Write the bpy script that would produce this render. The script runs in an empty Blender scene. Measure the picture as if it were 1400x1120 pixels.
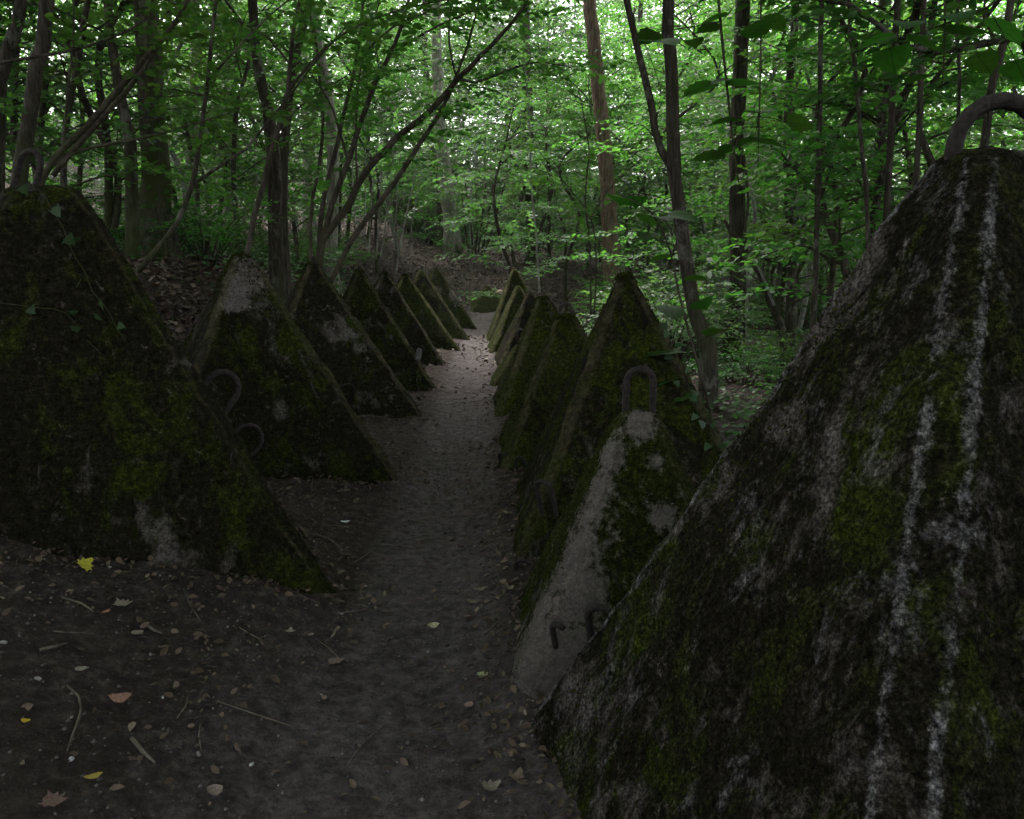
import bpy, math, random
import numpy as np
from mathutils import Vector, Matrix

random.seed(7)
rng = np.random.default_rng(7)
SC = bpy.context.scene
COL = SC.collection
R = math.radians

# ------------------------------------------------------------------ camera
CAM_H, FOC, PITCH = 1.6, 1150.0, math.atan(220 / 1150.0)
cam = bpy.data.cameras.new('camera')
cam.sensor_width = 36.0
cam.lens = 36.0 * FOC / 1400.0
cam.clip_start, cam.clip_end = 0.05, 2000
cam_o = bpy.data.objects.new('camera', cam)
COL.objects.link(cam_o)
cam_o.location = (0, 0, CAM_H)
cam_o.rotation_euler = (math.pi / 2 - PITCH, 0, 0)
SC.camera = cam_o

# ------------------------------------------------------------------ sky, sun, exposure
SUN_EL, SUN_AZ = R(58), R(-20)          # sun stands beyond the hill, a little to the left of the path
w = bpy.data.worlds.new('World')
SC.world = w
w.use_nodes = True
nt = w.node_tree
bg = nt.nodes['Background']
sky = nt.nodes.new('ShaderNodeTexSky')
sky.sky_type = 'NISHITA'
sky.sun_disc = False
sky.sun_elevation = SUN_EL
sky.sun_rotation = SUN_AZ
sky.air_density, sky.dust_density, sky.ozone_density = 1.0, 6.0, 0.6
hs = nt.nodes.new('ShaderNodeHueSaturation')
hs.inputs['Saturation'].default_value = 0.28
nt.links.new(sky.outputs[0], hs.inputs['Color'])
nt.links.new(hs.outputs[0], bg.inputs[0])
bg.inputs[1].default_value = 0.15
sun = bpy.data.lights.new('sun', 'SUN')
sun.energy, sun.angle, sun.color = 3.5, R(14), (1.0, 0.96, 0.9)
sun_o = bpy.data.objects.new('sun', sun)
COL.objects.link(sun_o)
to_sun = Vector((math.sin(SUN_AZ) * math.cos(SUN_EL), math.cos(SUN_AZ) * math.cos(SUN_EL), math.sin(SUN_EL)))
sun_o.rotation_euler = (-to_sun).to_track_quat('-Z', 'Y').to_euler()
vs = SC.view_settings
vs.view_transform, vs.look, vs.gamma, vs.use_curve_mapping = 'Standard', 'None', 1.0, False
vs.exposure = 2.45
cy = SC.cycles
cy.max_bounces, cy.diffuse_bounces, cy.glossy_bounces, cy.transmission_bounces = 7, 5, 2, 5
cy.transparent_max_bounces = 4
cy.sample_clamp_indirect = 4.0
cy.use_denoising = True
try:
    cy.denoiser = 'OPENIMAGEDENOISE'
    cy.denoising_input_passes = 'RGB_ALBEDO_NORMAL'
except Exception:
    pass


# ------------------------------------------------------------------ helpers
def sstep(a, b, x):
    t = np.clip((x - a) / (b - a), 0, 1)
    return t * t * (3 - 2 * t)


_perm = np.random.default_rng(3).random((256, 256, 4))


def vnoise(x, y, k=0):
    xi, yi = np.floor(x).astype(int), np.floor(y).astype(int)
    fx, fy = x - xi, y - yi
    fx, fy = fx * fx * (3 - 2 * fx), fy * fy * (3 - 2 * fy)
    P = _perm[:, :, k]
    a, b = P[xi & 255, yi & 255], P[(xi + 1) & 255, yi & 255]
    c, d = P[xi & 255, (yi + 1) & 255], P[(xi + 1) & 255, (yi + 1) & 255]
    return (a + (b - a) * fx) * (1 - fy) + (c + (d - c) * fx) * fy - .5


def fbm(x, y, o=4, k=0):
    s, a = 0, 1.0
    for i in range(o):
        s = s + a * vnoise(x * 2 ** i + 17 * i, y * 2 ** i + 31 * i, k)
        a *= .5
    return s


def path_x(y):
    return -.39 - .02 * (y - 4)


def gz0(x, y):
    x, y = np.asarray(x, float), np.asarray(y, float)
    pc = path_x(y)
    u = np.maximum(0, (pc - .42) - x)
    wn = 1 - sstep(4.2, 5.8, y)
    z = wn * .36 * np.minimum(u, 1.7) * sstep(-3, 0, y) + (1 - wn) * .05 * np.minimum(u, 1.6)
    B = 1.35 - .45 * sstep(11, 19, y) - .45 * wn
    z = z + sstep(1.45, 3.1, u) * B + .10 * np.maximum(0, u - 3.0)
    z = z - .16 * sstep(1.6, 4, x) * (1 - sstep(20, 40, y))
    yh = 20.4 + .8 * np.maximum(0, x - .6)
    t = np.maximum(0, y - yh)
    z = z + .165 * np.minimum(t, 9.5) + .16 * np.clip(t - 14, 0, 45) + .03 * np.maximum(0, t - 59)
    z = z + .03 * np.maximum(0, x - 14)
    z = z - .05 * np.exp(-((x - pc) / .36) ** 2) * (y < 21)
    return z


def gz(x, y):
    x, y = np.asarray(x, float), np.asarray(y, float)
    off = np.abs(x - path_x(y))
    a = .022 + .05 * sstep(.5, 2.0, off)
    fd = np.maximum(foot_dist(x, y), 0)
    bank = .04 * np.exp(-fd / .12) * (1 + 1.2 * fbm(x * 3, y * 3, 2, 2))
    return gz0(x, y) + bank + a * fbm(x * 1.6, y * 1.6, 3) + (.006 + .012 * sstep(.25, .6, off)) * fbm(x * 9, y * 9, 3, 1)


# plan of the teeth: centre, height, side at the ground, turn, side at the top
PLAN = {'R1': (1.11, 2.06, 1.80, 1.76, 15, .21), 'R2': (.50, 3.25, .95, .98, -2, .19), 'R3': (.74, 4.80, 1.43, 1.46, -1, .10),
        'R4': (.55, 6.62, 1.06, 1.30, 1, .17), 'R5': (.44, 8.5, 1.10, 1.25, 2, .12), 'R6': (.18, 10.2, .56, .9, 0, .1),
        'R7': (.36, 11.9, .98, 1.2, 3, .12), 'R8': (.12, 15.2, 1.22, 1.15, 3, .12),
        'L1': (-2.17, 4.0, 1.85, 2.05, 30, .34), 'L2': (-1.87, 5.92, 1.53, 1.70, 28, .15), 'L3': (-1.94, 8.33, 1.44, 1.72, 23, .12),
        'L4': (-1.77, 9.9, 1.32, 1.48, 20, .1), 'L5': (-1.78, 11.9, 1.26, 1.42, 20, .1), 'L6': (-1.74, 13.9, 1.17, 1.5, 17, .1),
        'L7': (-1.66, 15.6, 1.19, 1.5, 15, .1), 'L8': (-1.56, 17.6, 1.2, 1.45, 13, .1), 'R9': (.16, 13.6, .98, 1.1, 3, .12), 'E1': (-.62, 21.3, .55, 1.0, 10, .14)}


def foot_dist(x, y):
    """distance outside the nearest tooth's footprint"""
    d = np.full(np.shape(x), 9.0)
    for cx, cy, h, e, th, tp in PLAN.values():
        c, s_ = math.cos(R(th)), math.sin(R(th))
        u, v = c * (x - cx) + s_ * (y - cy), -s_ * (x - cx) + c * (y - cy)
        q = np.maximum(np.abs(u), np.abs(v)) - e / 2
        d = np.minimum(d, q)
    return d


CP, SP = math.cos(PITCH), math.sin(PITCH)


def at(px, py, dist):
    """world point seen in that direction of the photograph at a forward distance of dist metres"""
    t = (560 - py) / FOC
    zc = dist * (t * CP - SP) / (CP + t * SP)
    d = dist * CP - zc * SP
    return Vector(((px - 700) / FOC * d, dist, CAM_H + zc))


def ground_at(px, py):
    lo = 1.0
    for i in range(4000):
        d = 1.2 + i * .01
        p = at(px, py, d)
        if p.z < float(gz(p.x, p.y)):
            break
    return Vector((p.x, p.y, float(gz(p.x, p.y))))


def mesh_np(name, V, F, mats=None, smooth=False, mat_idx=None, attrs=None):
    me = bpy.data.meshes.new(name)
    V = np.ascontiguousarray(V, np.float32)
    F = np.ascontiguousarray(F, np.int32)
    n, k = F.shape
    me.vertices.add(len(V))
    me.vertices.foreach_set('co', V.ravel())
    me.loops.add(n * k)
    me.loops.foreach_set('vertex_index', F.ravel())
    me.polygons.add(n)
    me.polygons.foreach_set('loop_start', np.arange(n, dtype=np.int32) * k)
    me.polygons.foreach_set('loop_total', np.full(n, k, np.int32))
    if smooth:
        me.polygons.foreach_set('use_smooth', np.ones(n, bool))
    if mat_idx is not None:
        me.polygons.foreach_set('material_index', np.asarray(mat_idx, np.int32))
    for m in mats or []:
        me.materials.append(m)
    for nm, (dom, arr) in (attrs or {}).items():
        at_ = me.attributes.new(nm, 'FLOAT', dom)
        at_.data.foreach_set('value', np.ascontiguousarray(arr, np.float32))
    me.update(calc_edges=True)
    return me


def obj(name, me, parent=None, loc=None):
    o = bpy.data.objects.new(name, me)
    COL.objects.link(o)
    if parent is not None:
        o.parent = parent
    if loc is not None:
        o.location = loc
    return o


def tag(o, label=None, cat=None, group=None, kind=None):
    for k, v in (('label', label), ('category', cat), ('group', group), ('kind', kind)):
        if v:
            o[k] = v
    return o


def copy_tree(o, parent=None):
    c = o.copy()
    COL.objects.link(c)
    c.parent = parent
    for ch in o.children:
        copy_tree(ch, c)
    return c


# ------------------------------------------------------------------ materials
class NT:
    def __init__(s, name):
        s.m = bpy.data.materials.new(name)
        s.m.use_nodes = True
        s.t = s.m.node_tree
        s.t.nodes.clear()
        s.out = s.n('ShaderNodeOutputMaterial')

    def n(s, typ, **kw):
        nd = s.t.nodes.new(typ)
        for k, v in kw.items():
            if k in nd.inputs:
                nd.inputs[k].default_value = v
            else:
                setattr(nd, k, v)
        return nd

    def l(s, a, b):
        s.t.links.new(a, b)

    def coord(s, scale=(1, 1, 1), rand=True, which='Object'):
        tc = s.n('ShaderNodeTexCoord')
        mp = s.n('ShaderNodeMapping')
        mp.inputs['Scale'].default_value = scale
        if rand:
            oi = s.n('ShaderNodeObjectInfo')
            ml = s.n('ShaderNodeMath', operation='MULTIPLY')
            ml.inputs[1].default_value = 57.0
            s.l(oi.outputs['Random'], ml.inputs[0])
            s.l(ml.outputs[0], mp.inputs['Location'])
        s.l(tc.outputs[which], mp.inputs['Vector'])
        return mp.outputs[0]

    def noise(s, vec, scale, detail=4, rough=.55, dist=0):
        nd = s.n('ShaderNodeTexNoise')
        nd.inputs['Scale'].default_value = scale
        nd.inputs['Detail'].default_value = detail
        nd.inputs['Roughness'].default_value = rough
        nd.inputs['Distortion'].default_value = dist
        s.l(vec, nd.inputs['Vector'])
        return nd.outputs['Fac']

    def ramp(s, fac, stops):
        r = s.n('ShaderNodeValToRGB')
        e = r.color_ramp.elements
        while len(e) < len(stops):
            e.new(.5)
        for q, (p, c) in zip(e, stops):
            q.position = p
            q.color = (c, c, c, 1) if isinstance(c, (int, float)) else (*c, 1)
        s.l(fac, r.inputs[0])
        return r.outputs[0]

    def mix(s, fac, a, b, typ='MIX'):
        m = s.n('ShaderNodeMix', data_type='RGBA', blend_type=typ)
        for v, i in ((fac, 0), (a, 6), (b, 7)):
            if isinstance(v, (int, float)):
                m.inputs[i].default_value = v
            elif isinstance(v, tuple):
                m.inputs[i].default_value = (*v, 1)
            else:
                s.l(v, m.inputs[i])
        return m.outputs[2]

    def math(s, op, a, b=0.0):
        m = s.n('ShaderNodeMath', operation=op)
        for v, i in ((a, 0), (b, 1)):
            if isinstance(v, (int, float)):
                m.inputs[i].default_value = v
            else:
                s.l(v, m.inputs[i])
        return m.outputs[0]

    def attr(s, name, typ='GEOMETRY'):
        a = s.n('ShaderNodeAttribute', attribute_type=typ, attribute_name=name)
        return a.outputs['Fac']

    def bsdf(s, col, rough=.8, bump=None, strength=.5, dist=.02, spec=.3):
        b = s.n('ShaderNodeBsdfPrincipled')
        if isinstance(col, tuple):
            b.inputs['Base Color'].default_value = (*col, 1)
        else:
            s.l(col, b.inputs['Base Color'])
        if isinstance(rough, (int, float)):
            b.inputs['Roughness'].default_value = rough
        else:
            s.l(rough, b.inputs['Roughness'])
        b.inputs['Specular IOR Level'].default_value = spec
        if bump is not None:
            bp = s.n('ShaderNodeBump')
            bp.inputs['Strength'].default_value = strength
            bp.inputs['Distance'].default_value = dist
            s.l(bump, bp.inputs['Height'])
            s.l(bp.outputs[0], b.inputs['Normal'])
        s.l(b.outputs[0], s.out.inputs[0])
        return b


def mat_leaf(name, c0, c1, c2, trans=.45, veins=False):
    s = NT(name)
    v = s.attr('var')
    col = s.ramp(v, [(0, c0), (.55, c1), (1, c2)])
    if veins:      # midrib and side veins follow the blade
        tc_ = s.n('ShaderNodeTexCoord')
        sp = s.n('ShaderNodeSeparateXYZ')
        s.l(tc_.outputs['Object'], sp.inputs[0])
        ay = s.math('ABSOLUTE', sp.outputs[1])
        ph = s.math('FRACT', s.math('MULTIPLY', s.math('SUBTRACT', sp.outputs[0], s.math('MULTIPLY', ay, .75)), 8.0))
        sv = s.ramp(ph, [(0, 1.0), (.12, .0), (1.0, .0)])
        mr = s.ramp(ay, [(.008, 1.0), (.02, 0.0)])
        vf = s.math('MAXIMUM', mr, s.math('MULTIPLY', sv, .6))
        col = s.mix(s.math('MULTIPLY', vf, .55), col, tuple(c * .35 for c in c0))
        bl = s.noise(s.coord(), 6, 4)
        col = s.mix(.6, col, s.ramp(bl, [(.3, .55), (.7, 1.25)]), 'MULTIPLY')
    oi = s.n('ShaderNodeObjectInfo')
    h = s.n('ShaderNodeHueSaturation')
    s.l(col, h.inputs['Color'])
    hv = s.math('MULTIPLY_ADD', oi.outputs['Random'], .04)
    s.t.nodes[-1].inputs[2].default_value = .48
    s.l(hv, h.inputs['Hue'])
    vv = s.math('MULTIPLY_ADD', oi.outputs['Random'], .5)
    s.t.nodes[-1].inputs[2].default_value = .75
    s.l(vv, h.inputs['Value'])
    b = s.n('ShaderNodeBsdfPrincipled')
    b.inputs['Roughness'].default_value = .55
    b.inputs['Specular IOR Level'].default_value = .2
    s.l(h.outputs[0], b.inputs['Base Color'])
    tr = s.n('ShaderNodeBsdfTranslucent')
    tc = s.mix(1.0, h.outputs[0], (1.65, 2.25, .85), 'MULTIPLY')
    s.l(tc, tr.inputs[0])
    mx = s.n('ShaderNodeMixShader')
    mx.inputs[0].default_value = trans
    s.l(b.outputs[0], mx.inputs[1])
    s.l(tr.outputs[0], mx.inputs[2])
    s.l(mx.outputs[0], s.out.inputs[0])
    return s.m


def mat_bark(name, dark, light, moss=.6, mossz=1.2, mosscol=(.035, .05, .012), vs=(9, 9, 1.3), lich=0.0):
    s = NT(name)
    vec = s.coord(vs)
    n1 = s.noise(vec, 3.0, 8, .75, .4)
    n2 = s.noise(s.coord((1, 1, .5)), 2.2, 4)
    col = s.ramp(n1, [(.34, tuple(c * .6 for c in dark)), (.5, tuple((a + b) / 2 for a, b in zip(dark, light))), (.68, tuple(c * 1.3 for c in light))])
    if lich:
        lf = s.ramp(s.noise(s.coord((1, 1, .7)), 5.0, 4, .7), [(.55, 0.0), (.62, lich)])
        col = s.mix(lf, col, (.33, .33, .29))
    if moss:
        tc = s.n('ShaderNodeTexCoord')
        sp = s.n('ShaderNodeSeparateXYZ')
        s.l(tc.outputs['Object'], sp.inputs[0])
        hz = s.math('DIVIDE', sp.outputs[2], mossz)
        k = s.math('SUBTRACT', 1.0, hz)
        k = s.math('MAXIMUM', k, .12)
        f = s.math('MULTIPLY', s.ramp(n2, [(.38, 0.0), (.6, 1.0)]), k)
        f = s.math('MULTIPLY', f, moss)
        col = s.mix(s.math('MINIMUM', s.math('MULTIPLY', f, 1.6), 1.0), col, mosscol)
    s.bsdf(col, .9, n1, 1.0, .05, .1)
    return s.m


def mat_ground():
    s = NT('forest_soil')
    vec = s.coord(rand=False)
    n1 = s.noise(vec, 2.2, 6, .6)
    n2 = s.noise(vec, 17, 9, .78)
    n3 = s.noise(vec, 110, 3, .6)
    col = s.ramp(n2, [(.3, (.008, .006, .0055)), (.5, (.042, .032, .029)), (.7, (.14, .112, .104))])
    col = s.mix(s.ramp(n1, [(.35, 0.0), (.65, .55)]), col, (.045, .036, .03))
    tr = s.attr('tread')
    dirt = s.ramp(n2, [(.32, (.028, .024, .024)), (.5, (.095, .081, .082)), (.68, (.2, .174, .176))])
    tf = s.math('MULTIPLY', tr, s.ramp(n1, [(.25, .55), (.6, 1.0)]))
    col = s.mix(tf, col, dirt)
    pe = s.ramp(n3, [(.66, 0.0), (.72, 1.0)])
    col = s.mix(s.math('MULTIPLY', pe, .55), col, (.2, .18, .17))
    h = s.math('ADD', n2, s.math('MULTIPLY', n3, .35))
    s.bsdf(col, .95, h, 1.0, .05, .08)
    return s.m


def mat_tooth():
    s = NT('mossy_concrete')
    v = s.coord((1, 1, 1))
    vst = s.coord((1.0, 1.0, .55))
    big = s.noise(v, 1.7, 4, .6, .5)
    mid = s.noise(vst, 7.5, 7, .72, .4)
    fine = s.noise(v, 34, 7, .8)
    grit = s.noise(v, 95, 5, .8)
    moss_amt, pale_amt = s.attr('moss', 'OBJECT'), s.attr('pale', 'OBJECT')
    conc = s.ramp(fine, [(.25, (.04, .035, .032)), (.5, (.115, .1, .092)), (.78, (.24, .212, .2))])
    crust = s.ramp(fine, [(.34, (.003, .0026, .0018)), (.55, (.02, .0175, .0105)), (.75, (.062, .053, .034))])
    mossc = s.ramp(fine, [(.3, (.004, .0055, .001)), (.5, (.024, .034, .005)), (.72, (.09, .115, .014))])
    mossc = s.mix(s.ramp(big, [(.4, 0.0), (.62, .6)]), mossc, s.mix(s.ramp(fine, [(.35, 0.0), (.7, 1.0)]), (.008, .008, .004), (.05, .045, .018)))
    gr = s.ramp(grit, [(.38, .15), (.5, .8), (.63, 2.3)])
    lich = s.ramp(fine, [(.28, (.05, .047, .05)), (.55, (.22, .21, .218)), (.78, (.5, .485, .5))])
    # dark algae crust over raw concrete
    f1 = s.math('ADD', mid, s.math('MULTIPLY', s.math('SUBTRACT', big, .5), .7))
    f1 = s.math('ADD', f1, s.math('MULTIPLY', s.math('SUBTRACT', .5, pale_amt), .3))
    col = s.mix(s.ramp(f1, [(.34, 0.0), (.5, 1.0)]), conc, crust)
    # moss cushions
    f2 = s.math('ADD', s.noise(vst, 4.3, 7, .7, .6), s.math('MULTIPLY', s.math('SUBTRACT', moss_amt, .5), .55))
    fm = s.ramp(f2, [(.47, 0.0), (.56, 1.0)])
    col = s.mix(fm, col, mossc)
    # pale lichen patches and rubbed arrises
    f3 = s.math('ADD', s.noise(vst, 9.0, 9, .78, .2), s.math('MULTIPLY', s.math('SUBTRACT', pale_amt, .5), .4))
    fl = s.ramp(f3, [(.54, 0.0), (.68, 1.0)])
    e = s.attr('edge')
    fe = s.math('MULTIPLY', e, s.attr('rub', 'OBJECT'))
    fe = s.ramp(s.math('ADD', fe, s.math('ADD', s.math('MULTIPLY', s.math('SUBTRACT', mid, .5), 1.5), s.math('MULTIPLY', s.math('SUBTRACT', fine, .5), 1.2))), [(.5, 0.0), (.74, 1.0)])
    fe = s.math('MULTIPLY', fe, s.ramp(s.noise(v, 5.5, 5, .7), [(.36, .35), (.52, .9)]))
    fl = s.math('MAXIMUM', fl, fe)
    fl = s.math('MULTIPLY', fl, s.ramp(fine, [(.36, .15), (.52, 1.0)]))
    col = s.mix(s.math('MULTIPLY', fl, .85), col, lich)
    bl = s.attr('bare')
    fb = s.ramp(s.math('ADD', bl, s.math('ADD', s.math('MULTIPLY', s.math('SUBTRACT', mid, .5), 2.4), s.math('MULTIPLY', s.math('SUBTRACT', fine, .5), 1.6))), [(.34, 0.0), (.66, 1.0)])
    col = s.mix(s.math('MULTIPLY', fb, .9), col, s.mix(s.ramp(fine, [(.3, 0.0), (.7, 1.0)]), (.095, .082, .077), (.25, .218, .205)))
    col = s.mix(s.math('SUBTRACT', s.attr('grain', 'OBJECT'), s.math('MULTIPLY', fb, .3)), col, gr, 'MULTIPLY')
    edge_light = s.math('MULTIPLY', s.math('POWER', e, 5.0), s.math('MULTIPLY', s.ramp(mid, [(.42, .05), (.6, .8)]), s.attr('edge_light', 'OBJECT')))  # lighter arrises painted into the colour, standing for sky light on the edges
    col = s.mix(edge_light, col, s.mix(s.ramp(fine, [(.3, 0.0), (.7, 1.0)]), (.04, .036, .02), (.14, .125, .07)))
    h = s.math('ADD', s.math('ADD', mid, s.math('MULTIPLY', fine, .55)), s.math('MULTIPLY', grit, .3))
    h = s.math('ADD', h, s.math('MULTIPLY', fm, .4))
    s.bsdf(col, .95, h, 1.0, .06, .04)
    return s.m


def mat_simple(name, c0, c1, scale=30, rough=.8, spec=.3, strength=.4, dist=.005):
    s = NT(name)
    n = s.noise(s.coord(), scale, 5, .65)
    s.bsdf(s.ramp(n, [(.3, c0), (.7, c1)]), rough, n, strength, dist, spec)
    return s.m


def mat_var(name, stops, rough=.75, spec=.25):
    s = NT(name)
    col = s.ramp(s.attr('var'), stops)
    n = s.noise(s.coord(rand=False), 60, 3)
    col = s.mix(.5, col, s.ramp(n, [(.3, .5), (.7, 1.2)]), 'MULTIPLY')
    s.bsdf(col, rough, None, spec=spec)
    return s.m


M_LEAF = mat_leaf('green_leaf', (.03, .07, .02), (.05, .108, .028), (.085, .145, .038))
M_LEAFP = mat_leaf('pale_green_leaf', (.042, .085, .043), (.064, .112, .056), (.095, .14, .068))
M_LEAFD = mat_leaf('dark_green_leaf', (.018, .05, .014), (.03, .075, .018), (.05, .1, .022), .35)
M_CANOPY = mat_leaf('canopy_leaf', (.03, .075, .014), (.05, .11, .018), (.08, .14, .022), .42)
M_HERB = mat_leaf('herb_leaf', (.02, .05, .02), (.04, .085, .03), (.08, .13, .055), .3)
M_BARK = mat_bark('grey_brown_bark', (.022, .018, .014), (.1, .085, .068), .8, 1.6)
M_BARKD = mat_bark('dark_bark', (.014, .012, .01), (.085, .07, .055), .6, 1.6, lich=.25)
M_BARKP = mat_bark('pale_bark', (.12, .108, .09), (.36, .33, .29), .9, 1.0, lich=.6)
M_BARKR = mat_bark('red_brown_bark', (.1, .06, .045), (.33, .215, .17), .7, 1.4, lich=.35)
M_BARKM = mat_bark('mossy_bark', (.022, .02, .014), (.12, .105, .08), 1.0, 3.5, lich=.3)
M_STEM = mat_bark('smooth_stem_bark', (.03, .024, .018), (.085, .07, .055), .5, 2.5, vs=(5, 5, 2))
M_STEMP = mat_bark('pale_stem_bark', (.12, .12, .1), (.3, .3, .26), 0, vs=(5, 5, 2))
M_SOIL = mat_ground()
M_TOOTH = mat_tooth()
M_IRON = mat_simple('rusted_iron', (.008, .0072, .0068), (.038, .031, .028), 60, .8, .15, 1.0, .012)
M_LITTER = mat_var('dead_leaf', [(0, (.04, .026, .017)), (.4, (.075, .052, .038)), (.75, (.14, .104, .08)), (1, (.27, .215, .18))])
M_TWIG = mat_simple('dead_twig', (.03, .024, .019), (.14, .112, .09), 25)

# ------------------------------------------------------------------ ground
def axis(a, b, fine_a, fine_b, step, grow=1.12):
    v = list(np.arange(fine_a, fine_b, step))
    s, x = step, fine_b
    while x < b:
        v.append(x); s *= grow; x += s
    v.append(b)
    s, x, l = step, fine_a, []
    while x > a:
        s *= grow; x -= s; l.append(x)
    return np.array(sorted(l + v))


gx = axis(-600, 600, -3.6, 2.2, .03, 1.10)
gy = axis(-300, 900, 1.6, 9.0, .035, 1.035)
X, Y = np.meshgrid(gx, gy)
Z = gz(X, Y)
Z += np.where(np.hypot(X, Y) < 12, .014 * fbm(X * 22, Y * 22, 3, 2), 0)
ni, nj = X.shape
idx = np.arange(ni * nj).reshape(ni, nj)
F = np.stack([idx[:-1, :-1], idx[:-1, 1:], idx[1:, 1:], idx[1:, :-1]], -1).reshape(-1, 4)
off = np.abs(X - path_x(Y) + .05 * fbm(X * 2, Y * 2, 2))
tread = (1 - sstep(.2, .45, off)) * (Y < 21.5)
tread = np.maximum(tread, (1 - sstep(.35, .9, np.abs(X - path_x(Y)))) * (1 - sstep(2.4, 4.0, Y)))
g = obj('ground', mesh_np('ground', np.stack([X, Y, Z], -1).reshape(-1, 3), F, [M_SOIL], True,
                          attrs={'tread': ('POINT', tread.ravel())}))
tag(g, 'dark forest soil with a trodden dirt path between the teeth', 'ground', kind='structure')


# ------------------------------------------------------------------ tubes
def cat(pts, rad, step):
    P = [Vector(p) for p in pts]
    rad = list(rad)
    out, ro = [], []
    n = len(P)
    for i in range(n - 1):
        p0, p1, p2, p3 = P[max(i - 1, 0)], P[i], P[i + 1], P[min(i + 2, n - 1)]
        k = max(1, int((p2 - p1).length / step))
        for j in range(k):
            t = j / k
            a = 2 * p1 + (p2 - p0) * t + (2 * p0 - 5 * p1 + 4 * p2 - p3) * t * t + (3 * p1 - p0 - 3 * p2 + p3) * t ** 3
            out.append(a * .5)
            ro.append(rad[i] + (rad[i + 1] - rad[i]) * t)
    out.append(P[-1]); ro.append(rad[-1])
    return out, ro


class MB:
    def __init__(s):
        s.v, s.f, s.n = [], [], 0

    def tube(s, pts, rad, sides=8, step=.25, rough=.06, wob=0.0):
        pts, rad = cat(pts, rad, step)
        A = np.array([tuple(p) for p in pts])
        if wob:
            A[1:-1] += rng.normal(0, wob, (len(A) - 2, 3)) * [1, 1, .3]
        T = np.gradient(A, axis=0)
        T /= np.linalg.norm(T, axis=1, keepdims=True) + 1e-9
        up = np.array([.13, .97, .2])
        U = np.cross(T, up)
        bad = np.linalg.norm(U, axis=1) < .15
        U[bad] = np.cross(T[bad], [1, 0, 0.1])
        U /= np.linalg.norm(U, axis=1, keepdims=True)
        W = np.cross(T, U)
        a = np.arange(sides) / sides * 2 * math.pi
        lobes = 1 + rough * (np.sin(a * 3 + rng.random() * 6) + .6 * np.sin(a * 5 + rng.random() * 6))
        rr = np.array(rad)[:, None] * lobes[None] * (1 + rng.normal(0, rough * .5, (len(A), sides)))
        V = A[:, None] + rr[..., None] * (np.cos(a)[None, :, None] * U[:, None] + np.sin(a)[None, :, None] * W[:, None])
        m = len(A)
        i = np.arange(m * sides).reshape(m, sides) + s.n
        q = np.stack([i[:-1], np.roll(i, -1, 1)[:-1], np.roll(i, -1, 1)[1:], i[1:]], -1).reshape(-1, 4)
        s.v.append(V.reshape(-1, 3)); s.f.append(q); s.n += m * sides
        # close the ends
        c0, c1 = s.n, s.n + 1
        s.v.append(A[[0, -1]]); s.n += 2
        e = []
        for k in range(0, sides, 2):
            e.append([c0, i[0, (k + 2) % sides], i[0, (k + 1) % sides], i[0, k]])
            e.append([c1, i[-1, k], i[-1, (k + 1) % sides], i[-1, (k + 2) % sides]])
        s.f.append(np.array(e))

    def build(s, name, mat, parent=None, org=(0, 0, 0), smooth=True):
        V = np.concatenate(s.v) - np.array(org)
        return obj(name, mesh_np(name, V, np.concatenate(s.f), [mat], smooth), parent)


# ------------------------------------------------------------------ leaves
def leaves_mesh(name, P, D, N, S, mat, hexa=True, width=.62, var=None):
    """P base points, D direction of the midrib, N upper side, S length"""
    P, D, N, S = np.asarray(P), np.asarray(D), np.asarray(N), np.asarray(S)[:, None]
    D = D / (np.linalg.norm(D, axis=1, keepdims=True) + 1e-9)
    B = np.cross(D, N); B /= np.linalg.norm(B, axis=1, keepdims=True) + 1e-9
    N = np.cross(B, D)
    n = len(P)
    wd = S * width * .5
    if hexa:
        c = [P, P + D * S * .28 + B * wd * .92 + N * S * .05, P + D * S * .66 + B * wd * .8 + N * S * .04,
             P + D * S - N * S * .1, P + D * S * .66 - B * wd * .8 + N * S * .04, P + D * S * .28 - B * wd * .92 + N * S * .05]
        V = np.stack(c, 1).reshape(-1, 3)
        b = np.arange(n)[:, None] * 6
        F = np.concatenate([b + [0, 1, 2, 3], b + [0, 3, 4, 5]], 1).reshape(-1, 4)
        m = 2
    else:
        c = [P, P + D * S * .45 + B * wd + N * S * .05, P + D * S - N * S * .06, P + D * S * .45 - B * wd + N * S * .05]
        V = np.stack(c, 1).reshape(-1, 3)
        F = np.arange(n)[:, None] * 4 + np.array([0, 1, 2, 3])
        m = 1
    if var is None:
        var = np.clip(rng.normal(.5, .22, n), 0, 1)
    return mesh_np(name, V, F, [mat], False, attrs={'var': ('FACE', np.repeat(var, m))})


def spray(P, D, N, S, base, direc, length, size, dens=1.0, droop=.15):
    """a flat twig with alternate leaves: appends to the lists"""
    direc = Vector(direc).normalized()
    side = direc.cross(Vector((0, 0, 1)))
    if side.length < .1:
        side = Vector((1, 0, 0))
    side.normalize()
    up = side.cross(direc)
    k = max(3, int(length / (size * .42) * dens))
    for i in range(k):
        t = (i + .6) / k
        p = Vector(base) + direc * (length * t) - Vector((0, 0, droop * length * t * t))
        sg = 1 if i % 2 else -1
        d = direc * (.55 + .3 * t) + side * sg * (1.0 - .55 * t) + Vector((random.gauss(0, .15), random.gauss(0, .15), random.gauss(-.2, .25)))
        nn = up + Vector((random.gauss(0, .48), random.gauss(0, .48), 0))
        P.append(tuple(p + Vector((0, 0, random.gauss(0, size * .15))))); D.append(tuple(d)); N.append(tuple(nn))
        S.append(size * random.uniform(.6, 1.15))


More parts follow.
